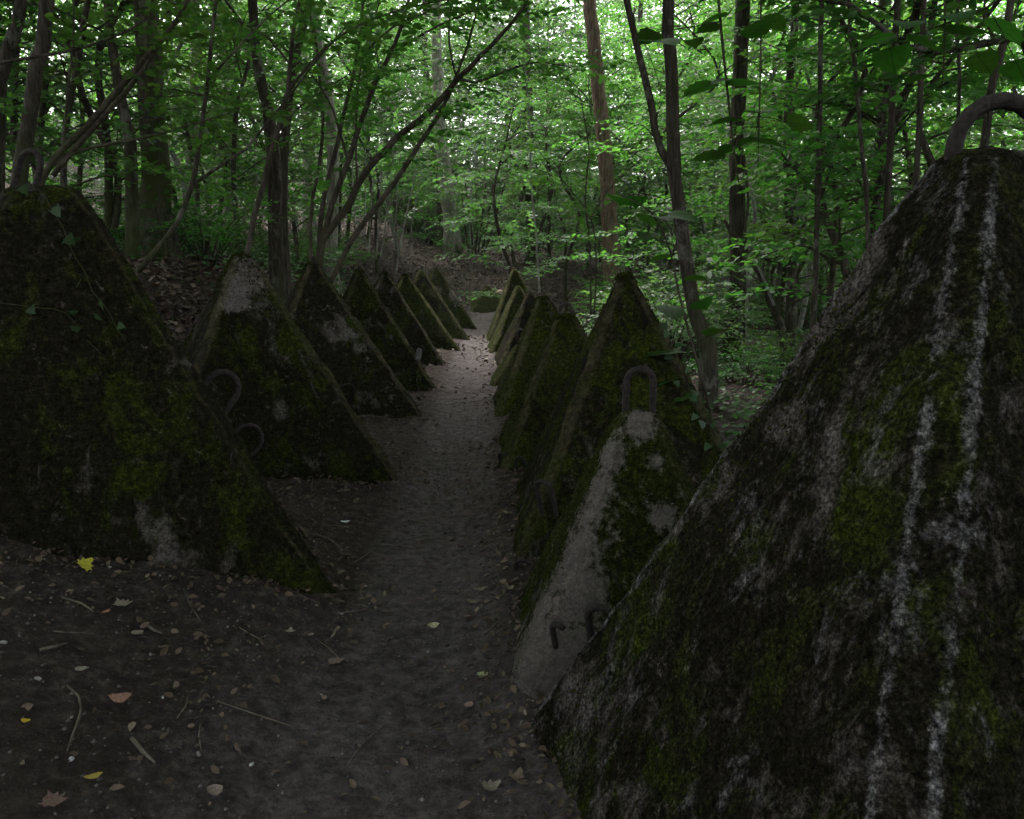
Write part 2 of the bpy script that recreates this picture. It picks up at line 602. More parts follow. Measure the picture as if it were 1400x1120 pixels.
def branch_leaves(L, a, b, size, twig=.55, n=6, spread=1.0, dens=1.0):
    """leafy twigs along the line a-b"""
    a, b = Vector(a), Vector(b)
    d = (b - a)
    dn = d.normalized()
    hz = Vector((dn.x, dn.y, dn.z * .25))
    if hz.length < .05:
        hz = Vector((1, 0, 0))
    hz.normalize()
    sd = hz.cross(Vector((0, 0, 1))).normalized()
    for i in range(n):
        t = (i + random.random()) / n
        p = a + d * t
        sg = 1 if i % 2 else -1
        dr = hz * random.uniform(.2, 1.0) + sd * sg * random.uniform(.4, 1.1) * spread + Vector((0, 0, random.gauss(.05, .16)))
        spray(*L, p, dr, twig * random.uniform(.6, 1.25), size, dens)
    spray(*L, b, hz, twig, size, dens)


# ------------------------------------------------------------------ the concrete teeth
def loop_mesh(width, height, r, lean=0.0, half=False):
    mb = MB()
    pts = [(-width / 2, 0, -.06), (-width / 2, 0, height - width / 2)]
    for k in range(1, 8):
        a = math.pi - k * math.pi / 8
        pts.append((math.cos(a) * width / 2, 0, height - width / 2 + math.sin(a) * width / 2))
    if not half:
        pts += [(width / 2, 0, height - width / 2), (width / 2, 0, -.06)]
    mb.tube(pts, [r] * len(pts), 10, .02, .03)
    return mb


LEAN = {'R3': -.07, 'R4': -.13, 'R5': -.12, 'R7': -.1, 'R8': -.06, 'R9': -.06}


def tooth(key, ch=.1, res=.05, moss=.5, pale=.4, rub=0.0, label='', bare=None, zb=None, seed=0):
    """square concrete frustum, side e at the ground and tp at the top, chamfered corners"""
    cx, cy, h, e, th, tp = PLAN[key]
    th = R(th)
    z0 = -.55
    gzv = float(gz0(cx, cy)) * 0 if zb is None else zb
    root = obj('concrete_tooth', None, loc=(cx, cy, gzv))
    root.rotation_euler = (0, 0, th)
    r_ = np.random.default_rng(100 + seed)
    per = []   # unit square perimeter with chamfers: (corner index pairs)
    chf = ch / e

    def ring(half, c):
        q = []
        for sx, sy, flip in ((1, -1, 0), (1, 1, 1), (-1, 1, 0), (-1, -1, 1)):
            a = (sx * half, sy * (half - c)); b = (sx * (half - c), sy * half)
            q += ([b, a] if not flip else [a, b])
        return q
    nseg = max(3, int(e / res))
    nch = max(1, int(ch / res)) if res < .05 else 1
    rows = max(6, int(h * 1.2 / res))

    def loop(half, c):
        q = ring(half, c)
        pts, edge = [], []
        for i in range(8):
            a, b = np.array(q[i]), np.array(q[(i + 1) % 8])
            k = nch if i % 2 == 0 else nseg
            for j in range(k):
                t = j / k
                pts.append(a + (b - a) * t)
                L_ = np.linalg.norm(b - a)
                edge.append(min(t, 1 - t) * L_)
        return np.array(pts), np.array(edge)
    V, E = [], []
    for i in range(rows + 1):
        t = i / rows
        z = z0 + (h - z0) * t
        half = e / 2 + (tp - e) / 2 * (z / h)
        if key in ('R1', 'L1', 'R2') and z > h * .9:
            half *= 1 - .12 * ((z / h - .9) / .1) ** 2
        c = min(ch * (1.0 if z < h * .6 else 1 - .45 * (z / h - .6) / .4), half * .62)
        p, ed = loop(half, c)
        lx, ly = LEAN.get(key, 0) * max(0, z), 0
        V.append(np.column_stack([p[:, 0] + lx, p[:, 1] + ly, np.full(len(p), z)]))
        E.append(ed)
    m = len(V[0])
    # rounded top
    for s_, dz in ((.8, .3), (.45, .58)):
        q = V[rows].copy()
        cc = q[:, :2].mean(0)
        q[:, :2] = cc + (q[:, :2] - cc) * s_
        q[:, 2] = h + dz * min(.05, tp * .35)
        V.append(q); E.append(np.full(m, 9.0))
    cc = V[rows][:, :2].mean(0)
    A = np.concatenate(V)
    Ed = np.concatenate(E)
    nr = len(V)
    i = np.arange(nr * m).reshape(nr, m)
    F = np.stack([i[:-1], np.roll(i, -1, 1)[:-1], np.roll(i, -1, 1)[1:], i[1:]], -1).reshape(-1, 4)
    A = np.vstack([A, [cc[0], cc[1], h + .62 * min(.05, tp * .35)]])
    Ed = np.append(Ed, 9)
    cap = [[len(A) - 1, i[-1, k], i[-1, (k + 1) % m], i[-1, (k + 2) % m]] for k in range(0, m - 1, 2)]
    F = np.vstack([F, cap])
    # relief
    dirn = A.copy(); dirn[:, 2] = .35 * e
    dirn /= np.linalg.norm(dirn, axis=1, keepdims=True) + 1e-9
    o = seed * 13.7
    s1 = A[:, 0] * 1.0 + A[:, 1] * .83 + o
    s2 = A[:, 2] * 1.0 + A[:, 1] * .55 - A[:, 0] * .4 + o
    rel = (.008 if key == 'R1' else .016) * fbm(s1 * 2.1, s2 * 2.1, 3) + .016 * fbm(s1 * 8, s2 * 6, 3, 1) + .014 * fbm(s1 * 30, s2 * 24, 2, 2)
    nearedge = np.exp(-(Ed / .03) ** 2)
    rel -= nearedge * (.03 * np.maximum(0, fbm(s1 * 5, s2 * 5, 2, 3)))
    A = A + dirn * rel[:, None]
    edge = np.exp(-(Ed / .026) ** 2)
    ba = np.zeros(len(A))
    if bare:
        for (bx, by, bz, br) in bare:
            ba = np.maximum(ba, np.exp(-((A - [bx, by, bz]) ** 2).sum(1) / br ** 2))
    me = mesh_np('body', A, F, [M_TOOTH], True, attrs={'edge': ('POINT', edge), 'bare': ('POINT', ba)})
    b = obj('body', me, root)
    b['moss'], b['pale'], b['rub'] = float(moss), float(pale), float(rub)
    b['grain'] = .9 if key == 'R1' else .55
    b['edge_light'] = {'R1': 0.0, 'R2': .5, 'L1': .6}.get(key, .9)  # how strongly the arrises are painted as lit
    tag(root, label, 'dragon tooth', 'concrete tank-trap teeth in two rows')
    return root


M_MOSS = mat_var('moss_tuft', [(0, (.009, .012, .003)), (.5, (.027, .035, .007)), (.85, (.06, .072, .013)), (1, (.09, .08, .036))], .95, .05)


def moss_tufts(key, n, thr, size):
    root = T[key]
    body = root.children[0]
    me = body.data
    A = np.empty(len(me.vertices) * 3, np.float32); me.vertices.foreach_get('co', A); A = A.reshape(-1, 3)
    Nv = np.empty(len(A) * 3, np.float32); me.vertices.foreach_get('normal', Nv); Nv = Nv.reshape(-1, 3)
    Fv = np.array([p.vertices[:] for p in me.polygons])
    i = rng.integers(0, len(Fv), n)
    wt = rng.dirichlet((1, 1, 1, 1), n)[..., None]
    P = (A[Fv[i]] * wt).sum(1)
    N = (Nv[Fv[i]] * wt).sum(1)
    o = 7.3 * len(key) + ord(key[1]) * 3.1
    f = fbm(P[:, 0] * 3 + P[:, 1] * 2.2 + o, P[:, 2] * 2.6 - P[:, 1] + o, 4, 1)
    k = (f + .25 * rng.random(n) > thr) & (P[:, 2] > -.05)
    P, N = P[k], N[k]
    m = len(P)
    t = rng.normal(size=(m, 3))
    D = N * .55 + t * .45 + np.array([0, 0, .25])
    c = obj('moss_tufts', leaves_mesh('moss_tufts', P - N * .004, D, np.cross(N, t), size * rng.uniform(.5, 1.4, m), M_MOSS, False, .55, np.clip(rng.beta(2, 3, m), 0, 1)), root)
    c['kind'] = 'stuff'


def to_local(root, p):
    c, s = math.cos(-root.rotation_euler.z), math.sin(-root.rotation_euler.z)
    d = Vector(p) - root.location
    return Vector((c * d.x - s * d.y, s * d.x + c * d.y, d.z))


def loop_on(root, p, width, height, r, rx=0, ry=0, rz=0, half=False, local=False, name='lifting_loop'):
    o = loop_mesh(width, height, r, half=half).build(name, M_IRON, root)
    o.location = p if local else to_local(root, p)
    o.rotation_euler = (R(rx), R(ry), R(rz) - (0 if local else root.rotation_euler.z))
    return o


T = {}
T['R1'] = tooth('R1', .07, .014, .44, .46, .69,
                'largest concrete tooth with a thick iron loop and two pale lichen ridges', seed=1)
T['R2'] = tooth('R2', .06, .02, .66, .44, .45,
                'low concrete tooth with bare pale lower face and tall narrow iron loop', seed=2,
                bare=[(-.42, -.48, .0, .36), (-.36, -.42, .16, .26), (-.30, -.35, .34, .19), (-.25, -.28, .5, .13), (-.21, -.23, .62, .10), (-.17, -.19, .72, .08), (-.13, -.15, .82, .07), (.0, -.1, .95, .08), (.05, -.13, .8, .05), (.07, -.22, .6, .06)])
T['R3'] = tooth('R3', .055, .03, .52, .2, .0,
                'tall pointed moss-covered tooth behind the low pale-faced tooth', seed=3)
T['R4'] = tooth('R4', .055, .04, .6, .2, .0,
                'blunt mossy tooth with small top loop behind the tall pointed mossy one', seed=4)
T['R5'] = tooth('R5', .055, .05, .66, .25, .0,
                'mossy tooth standing between the blunt looped one and the small stub', seed=5)
T['R6'] = tooth('R6', .055, .05, .85, .15, .0,
                'smallest stubby green tooth sunk beside the path', seed=6)
T['R7'] = tooth('R7', .055, .06, .45, .2, .0,
                'dark tooth leaning up behind the smallest green stub', seed=7)
T['R8'] = tooth('R8', .055, .06, .8, .3, .3,
                'yellow-green mossy tooth ending its row where the path turns', seed=8)
T['R9'] = tooth('R9', .055, .06, .7, .25, .0,
                'mossy tooth wedged in front of the yellow-green last one', seed=9)
T['L1'] = tooth('L1', .055, .02, .42, .22, .15,
                'broad dark mossy tooth at the bank foot with ivy and a bent top loop', seed=11,
                bare=[(.52, -.57, .82, .055), (.56, -.61, .72, .06), (-.2, -.95, .15, .1), (.1, -.95, .1, .1)])
T['L2'] = tooth('L2', .055, .03, .46, .34, .1,
                'mossy tooth with a pale bare patch just below its rounded tip', seed=12,
                bare=[(-.02, -.16, 1.36, .13), (.02, -.1, 1.5, .08), (-.1, -.2, 1.25, .1)])
T['L3'] = tooth('L3', .055, .04, .38, .34, .1,
                'dark brownish tooth with hazel stems rising behind its tip', seed=13)
T['L4'] = tooth('L4', .055, .05, .55, .3, .2,
                'dark tooth with a small knob low on its path-side ridge', seed=14)
T['L5'] = tooth('L5', .055, .05, .42, .3, .2,
                'blackish sharp-tipped tooth behind the one with the knob', seed=15)
T['L6'] = tooth('L6', .055, .06, .75, .3, .3,
                'green sunlit tooth behind the blackish sharp-tipped one', seed=16)
T['L7'] = tooth('L7', .055, .06, .62, .3, .3,
                'narrow olive tooth next to the white-streaked last tooth', seed=17)
T['L8'] = tooth('L8', .055, .06, .65, .4, .3,
                'last tooth of its row with two whitish bare streaks', seed=18,
                bare=[(-.15, -.3, .75, .16), (-.12, -.33, .6, .14), (.3, -.25, .6, .2)])
T['E1'] = tooth('E1', .055, .06, .85, .2, .0,
                'low leaf-strewn mossy tooth closing off the end of the path', seed=19, zb=.1)

for key_, n_, th_, sz_ in (('R1', 26000, .33, .013), ('R2', 16000, .12, .012), ('R3', 20000, .22, .016), ('R4', 9000, .16, .02), ('R5', 6000, .1, .022),
                          ('L1', 26000, .26, .015), ('L2', 16000, .24, .018), ('L3', 9000, .2, .02), ('L4', 6000, .12, .022), ('L5', 4000, .15, .024), ('L6', 4000, .02, .024)):
    moss_tufts(key_, n_, th_, sz_)

# iron loops (parts)
loop_on(T['R1'], (.035, 0, 1.79), .2, .15, .0195, rx=4, rz=-15, local=True)
loop_on(T['R2'], (0, 0, .95), .105, .19, .014, rx=0, rz=5, local=True)
loop_on(T['R2'], at(828, 888, 2.80), .1, .2, .014, rx=20, rz=-25)
loop_on(T['R2'], (-.31, -.43, .2), .045, .09, .011, rx=22, ry=0, rz=-20, local=True, half=True, name='broken_loop')
loop_on(T['R3'], at(720, 792, 4.0), .1, .12, .012, rx=18, rz=-25)
loop_on(T['R3'], at(748, 690, 4.12), .09, .14, .012, rx=18, rz=-35)
loop_on(T['R4'], (-.13, 0, 1.06), .09, .12, .013, rz=10, local=True)
loop_on(T['R4'], at(713, 645, 5.95), .08, .12, .012, rx=15, rz=-25)
loop_on(T['R4'], at(690, 640, 6.1), .07, .12, .011, rx=15, rz=-45)
loop_on(T['R6'], at(712, 462, 10.2), .08, .1, .012)
loop_on(T['L1'], (-.08, -.05, 1.84), .11, .2, .014, rx=-10, ry=16, rz=-45, local=True)
loop_on(T['L1'], (.64, -.24, .84), .165, .18, .017, rx=-5, ry=42, rz=8, local=True)
loop_on(T['L1'], (.745, -.3, .62), .15, .14, .010, rx=-5, ry=60, rz=8, local=True)
loop_on(T['L3'], at(474, 540, 7.75), .12, .13, .012, rx=30, rz=20)
kn = MB(); kn.tube([(-.02, 0, -.05), (0, 0, .03), (.0, 0, .075), (.0, 0, .09)], [.03, .034, .03, .012], 8, .02)
k_ = kn.build('knob', M_TOOTH, T['L4']); k_.location = to_local(T['L4'], at(573, 487, 9.35)); k_['moss'], k_['pale'], k_['rub'] = .3, .9, .0
k_['grain'], k_['edge_light'] = .5, .0
for q, nm in (('L3', 'L3'), ('L4', 'L4'), ('L5', 'L5')):
    loop_on(T[q], (0, 0, T[q].children[0].dimensions.z - .55 if False else {'L3': 1.43, 'L4': 1.31, 'L5': 1.25}[q]), .05, .09, .011, rz=60, local=True)

# ------------------------------------------------------------------ trees with trunks one can pick out
def canopy_mesh(name, rx, rz, clumps, per, size, seed):
    r_ = np.random.default_rng(seed)
    u = r_.normal(size=(clumps, 3)); u /= np.linalg.norm(u, axis=1, keepdims=True)
    c = u * (r_.random((clumps, 1)) ** .45) * [rx, rx, rz]
    a = r_.random((clumps, per)) * 2 * math.pi
    rad = np.sqrt(r_.random((clumps, per))) * .95
    P = c[:, None, :] + np.stack([np.cos(a) * rad, np.sin(a) * rad, r_.normal(0, .12, a.shape) - .15 * rad ** 2], -1)
    P = P.reshape(-1, 3); n = len(P)
    D = np.column_stack([np.cos(a).ravel(), np.sin(a).ravel(), r_.normal(-.2, .25, n)]) + r_.normal(0, .35, (n, 3))
    N = np.column_stack([r_.normal(0, .35, n), r_.normal(0, .35, n), np.ones(n)])
    S = size * r_.uniform(.65, 1.2, n)
    me = leaves_mesh(name, P, D, N, S, M_CANOPY, False, .68)
    mb = MB()
    for k in r_.choice(clumps, min(14, clumps), replace=False):
        e = c[k]
        mb.tube([(0, 0, -rz * .95), tuple(e * [.35, .35, .1] - [0, 0, rz * .45]), tuple(e)], [.09, .055, .015], 5, .5, .05, .03)
    V = np.concatenate(mb.v)
    lm = mesh_np(name + '_limbs', V, np.concatenate(mb.f), [M_BARKD], True)
    return me, lm


CAN = [canopy_mesh('crown', 4.6, 3.4, 125, 70, .18, 41), canopy_mesh('crown', 4.0, 4.2, 125, 68, .17, 42),
       canopy_mesh('crown', 5.2, 2.8, 140, 68, .18, 43)]


def tall_tree(pts, rad, mat, label, group, crown=0, cs=1.0, top=13.0, branches=(), flare=1.5, sides=12, cz=None, name='forest_tree', crot=None):
    """pts: world points of the trunk from the ground up; the trunk goes on up to the crown"""
    rad = [q * .8 for q in rad]
    base = Vector(pts[0])
    base.z = float(gz(base.x, base.y))
    root = obj(name, None, loc=base)
    P = [base - Vector((0, 0, .25)), base + Vector((0, 0, .12))] + [Vector(p) for p in pts[1:]]
    r = [rad[0] * flare * 1.15, rad[0] * flare] + list(rad[1:])
    d = (P[-1] - P[-2]).normalized()
    d = (d * .35 + Vector((0, 0, 1)) * .8).normalized()
    ext = P[-1]
    rr = r[-1]
    while ext.z < top:
        ext = ext + d * 2.2 + Vector((random.gauss(0, .1), random.gauss(0, .1), 0))
        rr *= .86
        P.append(ext.copy()); r.append(rr)
    if flare > 1.25:
        P.insert(2, base + (P[2] - base) * .0 + Vector((0, 0, .55)) + (P[2] - base).normalized() * .05)
        r.insert(2, rad[0] * 1.05)
    mb = MB(); mb.tube(P, r, sides, .22, .05, rad[0] * .03)
    mb.build('trunk', mat, root, base)
    for bp, br in branches:
        b = MB(); b.tube(bp, br, 6, .2, .05, .01)
        b.build('branch', mat, root, base)
    if crown is not None:
        cm, lm = CAN[crown % 3]
        c = obj('crown', cm, root); l = obj('limbs', lm, root)
        zc = (top if cz is None else cz) - base.z + 1.0
        for o in (c, l):
            o.location = (ext.x - base.x, ext.y - base.y, zc)
            o.rotation_euler = (0, 0, random.random() * 6.28 if crot is None else crot)
            o.scale = (cs, cs, cs)
    tag(root, label, 'tree', group)
    return root


def px(l, d):
    """list of photo directions at distance d (or pairs with own distance)"""
    return [at(q[0], q[1], q[2] if len(q) > 2 else d) for q in l]


G = 'trees of the wood'
tall_tree(px([(217, 372), (214, 250), (207, 150), (199, 0)], 10.6), [.235, .21, .19, .17], M_BARKM,
          'thick mossy tree trunk rooted on the leafy bank', G, 0, 1.45, 13)
tall_tree(px([(183, 360), (180, 250), (178, 195), (164, 130), (153, 60), (147, 0)], 9.8), [.09, .085, .08, .07, .06, .055], M_BARKD,
          'thin kinked dark trunk touching the thick mossy one on the bank', G, 1, .8, 9, flare=1.2)
tall_tree(px([(25, 270), (38, 180), (50, 90), (64, 0)], 8.0), [.085, .08, .078, .075], M_BARK,
          'grey slanting trunk behind the bent top loop of the bank tooth', G, 1, 1.25, 12, flare=1.3)
tall_tree(px([(-15, 240), (0, 110), (17, 50), (32, -20)], 8.6), [.085, .08, .07, .065], M_BARKD,
          'dark slanting trunk half cut off beside the grey slanting one', G, 2, .9, 11, flare=1.2)
tall_tree(px([(378, 400), (376, 300), (374, 220), (366, 150), (352, 90), (345, 0)], 11.5), [.12, .115, .11, .09, .08, .07], M_BARKD,
          'black trunk standing close behind the tooth with the pale tip patch', G, 0, 1.1, 12.5, flare=1.2)
tall_tree(px([(392, 390), (388, 300), (390, 190), (402, 90), (418, 0)], 12.5), [.085, .08, .08, .075, .07], M_BARK,
          'slim trunk leaning away beside the black one behind the teeth', G, 2, 1.0, 13, flare=1.2)
tall_tree(px([(452, 340), (455, 200), (444, 110), (424, 0)], 17), [.15, .14, .13, .12], M_BARKP,
          'pale straight trunk half hidden by the hazel stems', G, 1, 1.25, 14)
tall_tree(px([(310, 300), (318, 200), (312, 100), (300, 0)], 21), [.2, .19, .18, .17], M_BARKP,
          'broad pale trunk far behind the bank, between dark stems', G, 0, .75, 17)
tall_tree(px([(262, 290), (262, 180), (268, 90), (265, 0)], 19), [.17, .16, .15, .14], M_BARKP,
          'pale trunk just behind the thick mossy trunk', G, 2, .75, 17)
tall_tree(px([(619, 348), (616, 300), (607, 220), (600, 140), (597, 40)], 29), [.36, .31, .27, .23, .2], M_BARKP,
          'pale leaning trunk with mossy foot alone on the leafy hill', G, 1, .75, 17, flare=1.3)
tall_tree(px([(603, 345), (601, 250), (598, 150), (596, 50)], 31), [.17, .16, .15, .14], M_BARKD,
          'dark trunk right behind the pale leaning one on the hill', G, 0, .75, 17)
tall_tree(px([(727, 350), (723, 220), (720, 100), (716, 0)], 27), [.21, .2, .19, .18], M_BARK,
          'brown trunk behind the thin white sapling past the path end', G, 2, .75, 17)
tall_tree(px([(838, 350), (830, 250), (821, 150), (812, 60), (805, -20)], 20), [.24, .215, .2, .19, .18], M_BARKR,
          'big reddish trunk catching light beyond the tall pointed mossy tooth', G, 0, .85, 17)
tall_tree(px([(966, 545), (950, 430), (931, 310), (921, 215), (918, 100), (914, -10)], 8.6), [.1, .09, .085, .08, .075, .07], M_BARKD,
          'dark forked trunk rising beside the tall pointed mossy tooth', G, 1, 1.3, 11, flare=1.3,
          branches=[(px([(924, 240), (903, 205), (890, 145), (874, 70), (856, -5), (835, -120)], 8.6), [.045, .038, .036, .032, .03, .02])])
tall_tree(px([(1002, 480), (1010, 350), (1007, 200), (1012, 100), (1016, -10)], 13), [.17, .145, .135, .13, .125], M_BARK,
          'straight brown trunk wrapped in thin climbers beyond the forked one', G, 2, 1.35, 14, flare=1.4,
          branches=[(px([(1018, 480), (1016, 380), (1022, 250), (1004, 150), (1018, 40)], 12.8), [.02] * 5),
                    (px([(990, 475), (1000, 370), (998, 260), (1014, 160), (1005, 60)], 12.8), [.018] * 5)])
tall_tree(px([(1080, 465), (1083, 350), (1077, 250), (1078, 150), (1087, 20)], 14), [.11, .095, .085, .08, .075], M_BARKD,
          'dark pole tree with long bare side branches', G, 0, .95, 12, flare=1.3,
          branches=[(px([(1079, 245), (1105, 195), (1150, 140), (1205, 112)], 13.9), [.03, .026, .02, .01]),
                    (px([(1080, 245), (1130, 228), (1185, 215), (1260, 205)], 13.6), [.026, .022, .018, .008]),
                    (px([(1083, 335), (1100, 305), (1140, 290), (1215, 278)], 13.6), [.03, .026, .02, .009]),
                    (px([(1082, 415), (1115, 400), (1150, 390), (1190, 385)], 13.6), [.022, .02, .014, .006])])
tall_tree(px([(1108, 500), (1114, 400), (1117, 300), (1121, 150), (1124, -10)], 9.4), [.045, .04, .036, .034, .032], M_BARKD,
          'slender dark pole in front of the one with bare side branches', G, 1, .7, 9, flare=1.2, sides=8)
tall_tree(px([(1196, 440), (1186, 300), (1177, 190), (1168, 80), (1161, -10)], 8.4), [.032, .028, .026, .024, .022], M_BARKD,
          'very thin slanting pole rising from behind the largest tooth', G, None, top=5.5, flare=1.1, sides=8)
tall_tree(px([(1208, 420), (1215, 250), (1221, 120), (1229, -10)], 8.8), [.05, .042, .04, .038], M_BARKD,
          'dark pole crossing in front of a pale broad trunk', G, 2, .7, 9, flare=1.2, sides=8)
tall_tree(px([(1200, 400), (1203, 250), (1207, 120), (1210, 0)], 18), [.19, .175, .165, .16], M_BARK,
          'pale broad trunk crossed by a dark pole', G, 1, .75, 17)
tall_tree(px([(1248, 400), (1253, 240), (1259, 110), (1264, -10)], 7.6), [.036, .033, .03, .03], M_BARKD,
          'dark pole just behind the shoulder of the largest tooth', G, 0, .65, 8.5, flare=1.2, sides=8)
tall_tree(px([(1335, 400), (1346, 200), (1358, 110), (1374, 50), (1384, -10)], 6.6), [.045, .04, .038, .036, .034], M_BARKD,
          'crooked stem seen through the thick iron loop', G, 1, .7, 8.5, flare=1.2, sides=8)
tall_tree(px([(1305, 380), (1308, 200), (1312, 100), (1310, -10)], 8.2), [.022, .02, .02, .018], M_BARKD,
          'thin upright stem seen through the thick iron loop', G, None, top=5.0, flare=1.1, sides=7)

# crooked snag
sn = obj('crooked_snag', None, loc=at(1076, 520, 11.6))
b0 = at(1076, 520, 11.6); b0.z = float(gz(b0.x, b0.y)); sn.location = b0
m_ = MB(); m_.tube([b0 - Vector((0, 0, .2))] + px([(1070, 460), (1052, 405), (1030, 362), (1012, 335), (990, 300)], 11.6), [.075, .065, .055, .05, .04, .02], 9, .15, .06, .01)
m_.build('trunk', M_BARKD, sn, b0)
m_ = MB(); m_.tube(px([(1058, 418), (1040, 372), (1028, 352)], 11.5), [.02, .018, .008], 6, .15); m_.build('branch', M_STEMP, sn, b0)
tag(sn, 'crooked dark leaning snag at the foot of the pole trees', 'dead tree')


def stems(name, base_px, d, lst, mat, label, cat_='tree', group=None, leaf=None, lsize=.085, twig=.5, tw_n=7, from_t=.35, lmat=None, dens=1.0, sides=8):
    """multi-stemmed growth: one part per stem; leafy twigs along the upper reach of each"""
    b0 = at(*base_px, d); b0.z = float(gz(b0.x, b0.y))
    root = obj(name, None, loc=b0)
    L = ([], [], [], [])
    tw = MB()
    for q, rd, lv in lst:
        W = px(q, d) if not isinstance(q[0], Vector) else q
        rd = [v * .72 for v in rd]
        m = MB(); m.tube(W, rd, sides, .14, .05, rd[0] * .12)
        m.build('stem', mat, root, b0)
        if lv:
            n = len(W)
            for i in range(n - 1):
                if (i + 1) / (n - 1) > from_t:
                    seg = (W[i + 1] - W[i]).length
                    branch_leaves(L, W[i], W[i + 1], lsize, twig, max(2, int(tw_n * seg * lv)), 1.0, dens)
    if L[0]:
        P = np.array(L[0]) - np.array(b0)
        c = obj('crown', leaves_mesh('crown', P, L[1], L[2], L[3], lmat or M_LEAF, True), root)
    tag(root, label, cat_, group)
    return root


# hazel fanning out above the third tooth
stems('hazel_tree', (430, 420), 9.2, [
    ([(430, 420), (440, 330), (470, 290), (500, 235), (540, 190), (590, 150), (625, 108), (660, 75), (700, 30), (725, -10, 9.0), (760, -80, 8.6)], [.06, .055, .052, .05, .047, .043, .04, .03, .024, .02, .012], 1.0),
    ([(626, 108), (650, 113), (685, 100), (735, 85), (790, 95, 9.6)], [.022, .02, .016, .012, .006], 1.3),
    ([(624, 106), (614, 60), (617, 0), (625, -60)], [.016, .014, .012, .008], 1.2),
    ([(430, 420), (448, 300), (476, 220), (490, 175), (515, 110), (540, 60), (562, -10), (590, -90)], [.05, .045, .042, .04, .034, .028, .022, .012], 1.0),
    ([(430, 420), (440, 290), (458, 210), (474, 140), (490, 70), (497, -10), (500, -90)], [.042, .038, .034, .03, .024, .02, .012], 1.0),
    ([(432, 430), (480, 330), (540, 250), (575, 195), (606, 145), (640, 60, 9.8), (660, -20, 10)], [.045, .042, .038, .034, .028, .02, .01], 1.0),
    ([(488, 248), (487, 160), (496, 80), (520, 0)], [.018, .016, .014, .01], 1.0),
    ([(428, 420), (424, 310), (440, 190), (436, 90), (420, 0)], [.03, .028, .025, .02, .012], .8),
    ([(476, 225), (455, 150), (425, 100), (380, 60, 8.6), (340, 40, 8.2)], [.02, .017, .014, .011, .006], 1.3),
    ([(540, 70), (600, 35), (660, 10), (720, -15)], [.018, .014, .01, .006], 1.4),
    ([(490, 80), (540, 35), (600, 10), (650, -25)], [.018, .014, .01, .006], 1.4),
], M_STEM, 'many-stemmed hazel fanning over the path from behind the brownish tooth', lsize=.1, twig=.6, tw_n=8)
# slim stem behind the tooth with pale tip
stems('hazel_tree', (333, 380), 8.0, [
    ([(333, 380), (347, 300), (372, 205), (393, 125), (400, 50), (415, -20), (430, -90)], [.045, .04, .036, .03, .026, .022, .012], .9),
    ([(393, 125), (440, 70), (490, 35), (560, 10), (640, -5)], [.02, .017, .014, .011, .006], 1.3),
    ([(372, 205), (405, 150), (440, 125), (480, 100)], [.014, .012, .01, .006], 1.3),
    ([(398, 90), (365, 50), (330, 30), (300, 25)], [.014, .012, .01, .005], 1.3),
], M_STEM, 'slim arching hazel rising behind the tooth with the pale tip patch', lsize=.1, twig=.55, tw_n=7)
# curved sapling on the bank
stems('bank_sapling', (190, 372), 7.2, [
    ([(188, 372), (205, 352), (240, 308), (262, 255), (275, 180), (285, 100), (295, 0), (300, -90)], [.034, .032, .03, .028, .026, .024, .02, .012], .8),
    ([(264, 252), (300, 228), (335, 205), (400, 125), (450, 62), (482, 28)], [.02, .018, .016, .012, .01, .006], 1.0),
    ([(285, 110), (330, 60), (370, 20), (420, -20)], [.014, .012, .01, .005], 1.2),
], M_BARKD, 'thin dark sapling bending up from the leafy bank and forking', lsize=.095, twig=.5, tw_n=6, from_t=.55)
stems('leaning_hazel', (55, 262), 6.4, [
    ([(52, 262), (75, 215), (120, 172), (180, 100), (225, 50), (256, 0), (285, -70)], [.036, .034, .032, .03, .027, .024, .014], .5),
    ([(72, 240), (108, 196), (170, 128), (194, 96), (218, 62)], [.03, .028, .026, .022, .013], .4),
    ([(64, 232), (110, 206), (190, 190), (250, 174), (330, 150)], [.018, .016, .014, .011, .006], .7),
    ([(-10, 88), (60, 76), (115, 65), (180, 40), (215, 15)], [.018, .016, .014, .01, .006], .9),
    ([(86, 222), (92, 130), (100, 60), (101, -10)], [.011, .01, .009, .006], .8),
], M_STEM, 'pair of grey hazel limbs leaning up from behind the ivy-topped tooth', lsize=.09, twig=.45, tw_n=6, from_t=.5)
# thin pale saplings beyond the teeth
for i, (q, d) in enumerate([([(504, 345), (508, 270), (516, 190), (520, 100)], 17), ([(514, 355), (520, 270), (521, 190), (524, 90)], 16.5),
                            ([(520, 358), (528, 300), (536, 230), (541, 130)], 16), ([(541, 375), (552, 310), (566, 245), (580, 170)], 14.5),
                            ([(538, 325), (543, 270), (545, 200)], 19), ([(560, 330), (570, 265), (578, 215)], 22), ([(497, 330), (500, 240), (498, 150)], 20),
                            ([(488, 330), (482, 250), (486, 140)], 18.5)]):
    s_ = stems('pale_sapling', q[0], d, [(q, list(np.linspace(.024, .012, len(q))), .7)], M_STEMP,
               'thin whitish sapling growing by the leafy hill behind the teeth', 'sapling', 'whitish saplings by the leafy hill', lsize=.08, twig=.5, tw_n=4, from_t=.6, lmat=M_LEAFP, sides=6)
stems('white_sapling', (738, 400), 13, [([(738, 400), (733, 320), (727, 260), (724, 170), (719, 100), (715, 0)], [.024, .022, .02, .018, .016, .01], .8)],
      M_STEMP, 'single white wavy sapling in front of the brown trunk', 'sapling', lsize=.085, twig=.5, tw_n=6, lmat=M_LEAFP, sides=6)
